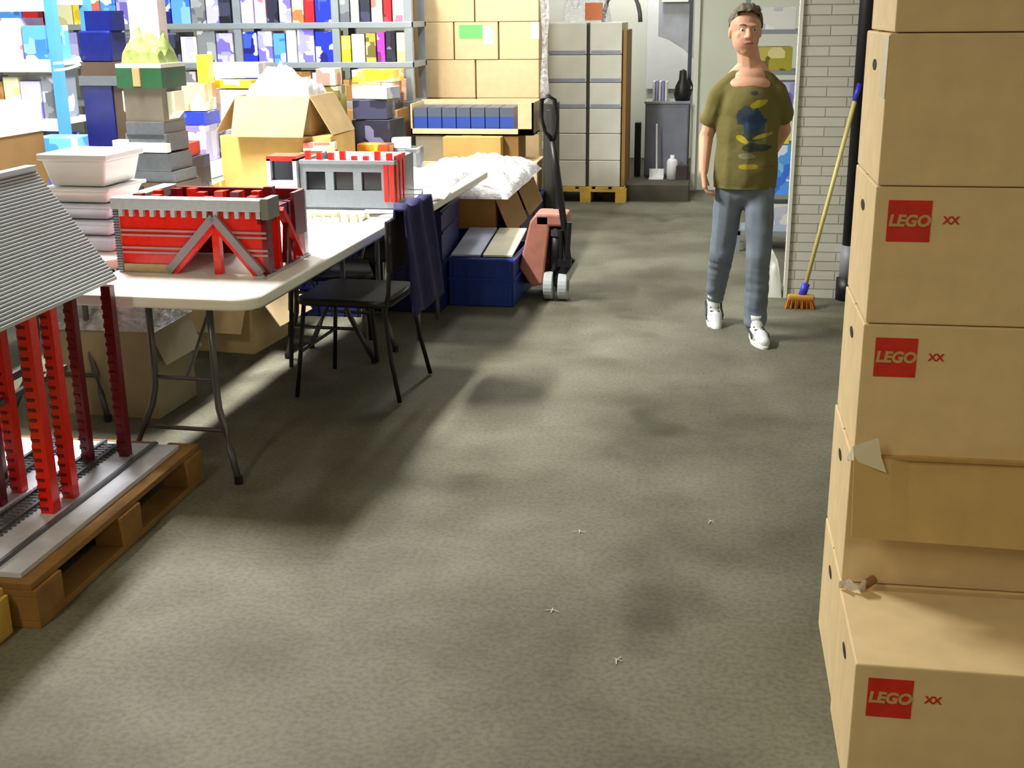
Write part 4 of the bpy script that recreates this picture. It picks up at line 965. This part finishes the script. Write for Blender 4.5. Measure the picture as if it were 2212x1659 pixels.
def mat_shirt():
    M = bpy.data.materials.new('olive_shirt'); M.use_nodes = True; nt = M.node_tree; N = nt.nodes; L = nt.links
    b = N['Principled BSDF']; b.inputs['Roughness'].default_value = .9; tc = N.new('ShaderNodeTexCoord')
    col = N.new('ShaderNodeRGB'); col.outputs[0].default_value = lin((116, 108, 58)) + (1,); cur = col.outputs[0]
    sep = N.new('ShaderNodeSeparateXYZ'); L.new(tc.outputs['Object'], sep.inputs[0])
    front = N.new('ShaderNodeMath'); front.operation = 'LESS_THAN'; front.inputs[1].default_value = 0.0; L.new(sep.outputs['Y'], front.inputs[0])
    no = N.new('ShaderNodeTexNoise'); no.inputs['Scale'].default_value = 22; no.inputs['Detail'].default_value = 4; L.new(tc.outputs['Object'], no.inputs['Vector'])
    def spot(cx, cz, rx, rz, rgb, wob=.9, ang=0.):
        nonlocal cur
        mp = N.new('ShaderNodeMapping'); mp.vector_type = 'TEXTURE'; mp.inputs['Location'].default_value = (cx, 0, cz); mp.inputs['Rotation'].default_value = (0, ang, 0); mp.inputs['Scale'].default_value = (rx, 1e3, rz)
        L.new(tc.outputs['Object'], mp.inputs['Vector']); ln = N.new('ShaderNodeVectorMath'); ln.operation = 'LENGTH'; L.new(mp.outputs[0], ln.inputs[0])
        a = N.new('ShaderNodeMath'); a.operation = 'MULTIPLY_ADD'; a.inputs[1].default_value = wob * 2; L.new(no.outputs['Fac'], a.inputs[0]); L.new(ln.outputs['Value'], a.inputs[2])
        c = N.new('ShaderNodeMath'); c.operation = 'LESS_THAN'; c.inputs[1].default_value = 1 + wob; L.new(a.outputs[0], c.inputs[0])
        d = N.new('ShaderNodeMath'); d.operation = 'MULTIPLY'; L.new(c.outputs[0], d.inputs[0]); L.new(front.outputs[0], d.inputs[1])
        mx = N.new('ShaderNodeMix'); mx.data_type = 'RGBA'; L.new(d.outputs[0], mx.inputs[0]); L.new(cur, mx.inputs[6]); mx.inputs[7].default_value = lin(rgb) + (1,); cur = mx.outputs[2]
    spot(.025, 1.305, .022, .012, (56, 66, 84)); spot(.05, 1.255, .045, .018, (190, 176, 50), .7, R(-20))
    spot(-.02, 1.19, .042, .048, (64, 78, 92)); spot(.03, 1.155, .058, .06, (52, 76, 118)); spot(-.01, 1.22, .02, .02, (70, 84, 96))
    spot(.04, 1.095, .06, .03, (62, 80, 84)); spot(-.03, 1.07, .035, .014, (196, 178, 44), .7, R(35)); spot(.08, 1.09, .05, .011, (170, 150, 40), .6, R(-18))
    spot(.045, 1.03, .07, .022, (60, 70, 60)); spot(.0, .985, .05, .014, (150, 146, 120)); spot(.01, .93, .065, .013, (180, 160, 40), .6); spot(.1, .93, .05, .008, (120, 94, 30), .6)
    L.new(cur, b.inputs['Base Color'])
    n2 = N.new('ShaderNodeTexNoise'); n2.inputs['Scale'].default_value = 9; n2.inputs['Detail'].default_value = 3; L.new(tc.outputs['Object'], n2.inputs['Vector'])
    bp = N.new('ShaderNodeBump'); bp.inputs['Strength'].default_value = .5; bp.inputs['Distance'].default_value = .02; L.new(n2.outputs['Fac'], bp.inputs['Height']); L.new(bp.outputs['Normal'], b.inputs['Normal'])
    return M
PX, PY = .185, 6.58
man = thing('person', 'young man in an olive printed t-shirt, blue jeans and white sneakers walking towards the camera', 'person', (PX, PY, 0))
V = Vector
# local frame: +x screen right, -y towards camera
hc = V((-.035, -.01, 1.61)); HR = Matrix.Rotation(R(10), 4, 'Z')
def hp(x, y, z): return hc + HR @ V((x, y, z))
sh_r, el_r, wr_r = V((-.148, .01, 1.29)), V((-.215, .03, 1.07)), V((-.222, -.05, .90))
sh_l, el_l, wr_l = V((.143, .02, 1.29)), V((.195, .15, 1.10)), V((.13, .27, .93))
sk = [('e', hc + V((0, .012, .035)), (.082, .098, .086)), ('e', hp(0, -.012, -.03), (.070, .080, .088)), ('e', hp(0, -.038, -.085), (.036, .036, .032)),
      ('c', hp(0, -.086, .01), hp(0, -.102, -.022), .009, .014), ('e', hp(-.014, -.094, -.026), (.009, .009, .007)), ('e', hp(.014, -.094, -.026), (.009, .009, .007)),
      ('e', hp(0, -.083, -.052), (.024, .012, .007)), ('e', hp(0, -.079, -.064), (.020, .012, .007)), ('e', hp(0, -.078, .03), (.05, .016, .012)),
      ('e', hp(.04, -.055, -.018), (.022, .022, .02)), ('e', hp(-.04, -.055, -.018), (.022, .022, .02)),
      ('e', hp(.078, .01, -.005), (.009, .018, .030)), ('e', hp(-.078, .01, -.005), (.009, .018, .030)),
      ('c', hc + V((.012, .02, -.07)), V((.0, .025, 1.40)), .056, .066), ('c', V((0, .02, 1.41)), V((.11, .02, 1.315)), .062, .04), ('c', V((0, .02, 1.41)), V((-.11, .02, 1.315)), .062, .04), ('e', V((0, -.01, 1.34)), (.12, .078, .06)), ('e', V((0, .0, 1.385)), (.094, .066, .052)), ('c', V((0, .01, 1.46)), V((.085, .015, 1.375)), .045, .04), ('c', V((0, .01, 1.46)), V((-.085, .015, 1.375)), .045, .04),
      ('e', V((0, 0, 1.1)), (.13, .085, .26)),
      ('c', sh_r, el_r, .050, .038), ('c', el_r, wr_r, .040, .026), ('c', sh_l, el_l, .050, .038), ('c', el_l, wr_l, .040, .026)]
def hand(wr, dirv, palmn, side):
    d = dirv.normalized(); n_ = palmn.normalized(); s_ = d.cross(n_).normalized() * side; out = []
    c = wr + d * .045
    for k, o_ in enumerate((-.026, -.009, .009, .025)):
        out.append(('c', wr + d * .01 + s_ * o_ * .6, wr + d * .085 + s_ * o_, .015, .0125))
        L_ = (.062, .072, .068, .052)[k]; q0 = wr + d * .085 + s_ * o_; q1 = q0 + (d * .92 + n_ * .38).normalized() * L_ * .45; q2 = q1 + (d * .62 + n_ * .78).normalized() * L_ * .32; q3 = q2 + (d * .2 + n_ * .95).normalized() * L_ * .28
        out += [('c', q0, q1, .0095, .0085), ('c', q1, q2, .0085, .008), ('c', q2, q3, .008, .0068)]
    t0 = wr + d * .02 - s_ * .024; t1 = t0 + (d * .6 - s_ * .6 + n_ * .3).normalized() * .042; t2 = t1 + (d * .9 - s_ * .1 + n_ * .3).normalized() * .032
    out += [('c', t0, t1, .014, .0105), ('c', t1, t2, .0105, .008)]
    return out
sk += hand(wr_r, V((.12, -.1, -1)), V((1, .1, .05)), 1)
sk += hand(wr_l, V((-.3, .5, -.8)), V((-1, .1, .1)), -1)
blob('body', sk, .0045, M_skin, man, 3)
# hair
hm = blob('hair', [('e', hc + V((0, .022, .045)), (.089, .102, .086)), ('e', hc + V((0, .055, .0)), (.084, .066, .07)), ('e', hp(.01, -.045, .105), (.056, .05, .026)), ('e', hp(.0, -.01, .122), (.045, .05, .018)), ('e', hp(-.03, -.06, .09), (.03, .03, .02)), ('e', hp(.035, -.055, .088), (.03, .03, .02))], .006, M_hair, man, 2,
     disp=lambda p: .007 * noise.noise(p * 45) + .003 * noise.noise(p * 110), cut=[(hc + V((0, -.01, .038)), V((0, -.62, -.78)))])
for s_ in (-1, 1):
    e = MB().lathe([(0, -.011), (.006, -.009), (.0105, -.003), (.0105, .003), (.006, .009), (0, .011)], 12).build('eye', M_whitep, man, smooth=True); e.location = hp(s_ * .030, -.072, .008)
    i_ = MB().lathe([(0, -.0055), (.0045, -.003), (.0045, .003), (0, .0055)], 10).build('iris', M_black, e, smooth=True); i_.location = (.0015 * s_ + .001, -.0085, 0)
    p0, p1 = hp(s_ * .014, -.088, .030), hp(s_ * .048, -.074, .032)
    MB().tube([p0, (p0 + p1) / 2 + V((0, -.004, .004)), p1], .0042, 8, r1=.0026).build('eyebrow', M_hair, man, smooth=True)
MB().tube([hp(-.024, -.084, -.058), hp(-.01, -.094, -.0565), hp(.01, -.094, -.0565), hp(.024, -.084, -.058)], .0042, 8).build('lips', mat('lips', (176, 92, 88), .5), man, smooth=True)
# shirt
def folds(p): return .006 * noise.noise(V((p.x * 5, p.y * 5, p.z * 11))) + .004 * noise.noise(p * 16) - .002
ts = [('f', V((0, .01, 1.30)), V((0, .0, .86)), (.165, .105), (.178, .122)), ('f', V((0, .01, 1.16)), V((0, 0, .84)), (.172, .118), (.176, .122)), ('c', V((-.02, .015, 1.41)), V((-.135, .015, 1.305)), .060, .064), ('c', V((.02, .015, 1.41)), V((.135, .015, 1.305)), .060, .064),
      ('c', sh_r, V((-.192, .02, 1.17)), .064, .064), ('c', sh_l, V((.182, .075, 1.19)), .064, .064), ('e', V((0, -.02, 1.24)), (.14, .108, .14)), ('e', V((0, 0, .8)), (.175, .12, .06))]
sh = blob('t_shirt', ts, .009, mat_shirt(), man, 5, disp=folds, cut=[(V((0, 0, .812)), V((0, 0, -1)))])
# neckline: open the collar
bm = bmesh.new(); bm.from_mesh(sh.data)
bmesh.ops.delete(bm, geom=[v for v in bm.verts if (v.co.x / (.078 if v.co.y > -.02 else .074)) ** 2 + ((v.co.z - 1.475) / .082) ** 2 < 1 or (v.co.z > 1.418 + .012 * (v.co.y > 0) and abs(v.co.x) < .12)], context='VERTS')
for (pc, pn, xs_) in ((V((-.215, .02, 1.135)), (el_r - sh_r).normalized(), -1), (V((.212, .10, 1.165)), (el_l - sh_l).normalized(), 1)):
    bmesh.ops.delete(bm, geom=[v for v in bm.verts if (v.co - pc).dot(pn) > 0 and xs_ * v.co.x > .178 and v.co.z > 1.0], context='VERTS')
bm.to_mesh(sh.data); bm.free()
# jeans
hipL, hipR = V((-.078, 0, .82)), V((.078, 0, .82))
knL, anL = V((-.105, .02, .46)), V((-.13, .21, .17))
knR, anR = V((.085, -.10, .46)), V((.085, -.10, .10))
def jf(p): return .006 * noise.noise(V((p.x * 9, p.y * 9, p.z * 14))) + (.005 * noise.noise(V((p.x * 10, p.y * 10, p.z * 34))) if p.z < .4 else 0)
blob('jeans', [('f', V((0, 0, .88)), V((0, 0, .80)), (.140, .092), (.148, .100)), ('c', hipL, knL, .084, .070), ('c', knL, anL, .070, .056), ('c', hipR, knR, .084, .070), ('c', knR, anR, .070, .060), ('c', knR + V((0, .0, -.08)), anR + V((0, .0, .02)), .066, .066)],
     .009, M_denim, man, 4, disp=jf)
# shoes
def shoe(ank, toe_dir, pitch, label=None):
    M_ = Matrix.Translation(ank) @ Matrix.Rotation(toe_dir, 4, 'Z') @ Matrix.Rotation(pitch, 4, 'X')
    def q(x, y, z): return M_ @ V((x, y, z))
    pr = [('e', q(0, .03, -.055), (.036, .042, .034)), ('c', q(0, .03, -.055), q(0, -.09, -.062), .036, .033), ('c', q(.005, -.09, -.062), q(.005, -.165, -.068), .040, .030), ('c', q(0, .01, 0), q(0, -.03, -.04), .036, .034)]
    s_ = blob('shoe', pr, .006, M_shoe, man, 4)
    so = MB(); pts = []
    for k in range(24):
        a = 2 * math.pi * k / 24; pts.append(((.043 if math.sin(a) < .2 else .038) * math.cos(a), -.07 + .135 * math.sin(a)))
    vs = [q(p[0], p[1], -.104) for p in pts] + [q(p[0], p[1], -.078) for p in pts]
    so.add(vs, [tuple(range(24)), tuple(range(47, 23, -1))] + [(i, i + 24, (i + 1) % 24 + 24, (i + 1) % 24) for i in range(24)]).build('sole', M_whitep, s_)
    for side in (-1, 1):
        MB().tube([q(side * .044, .02, -.05), q(side * .042, -.03, -.055), q(side * .047, -.08, -.052), q(side * .045, -.1, -.07)], .006, 6).build('stripe', M_shoed, s_)
    b_ = MB()
    for k in range(4): b_.tube([q(-.026, -.045 - k * .022, -.024 - k * .008), q(.026, -.05 - k * .022, -.024 - k * .008)], .004, 6)
    b_.build('laces', M_shoed, s_)
    MB().tube([q(0, .012, -.005), q(0, .012, .03)], .042, 14).build('sock', M_whitep, s_, smooth=True)
shoe(V((.09, -.135, .115)), R(14), R(7))
shoe(V((-.135, .195, .152)), R(8), R(38))
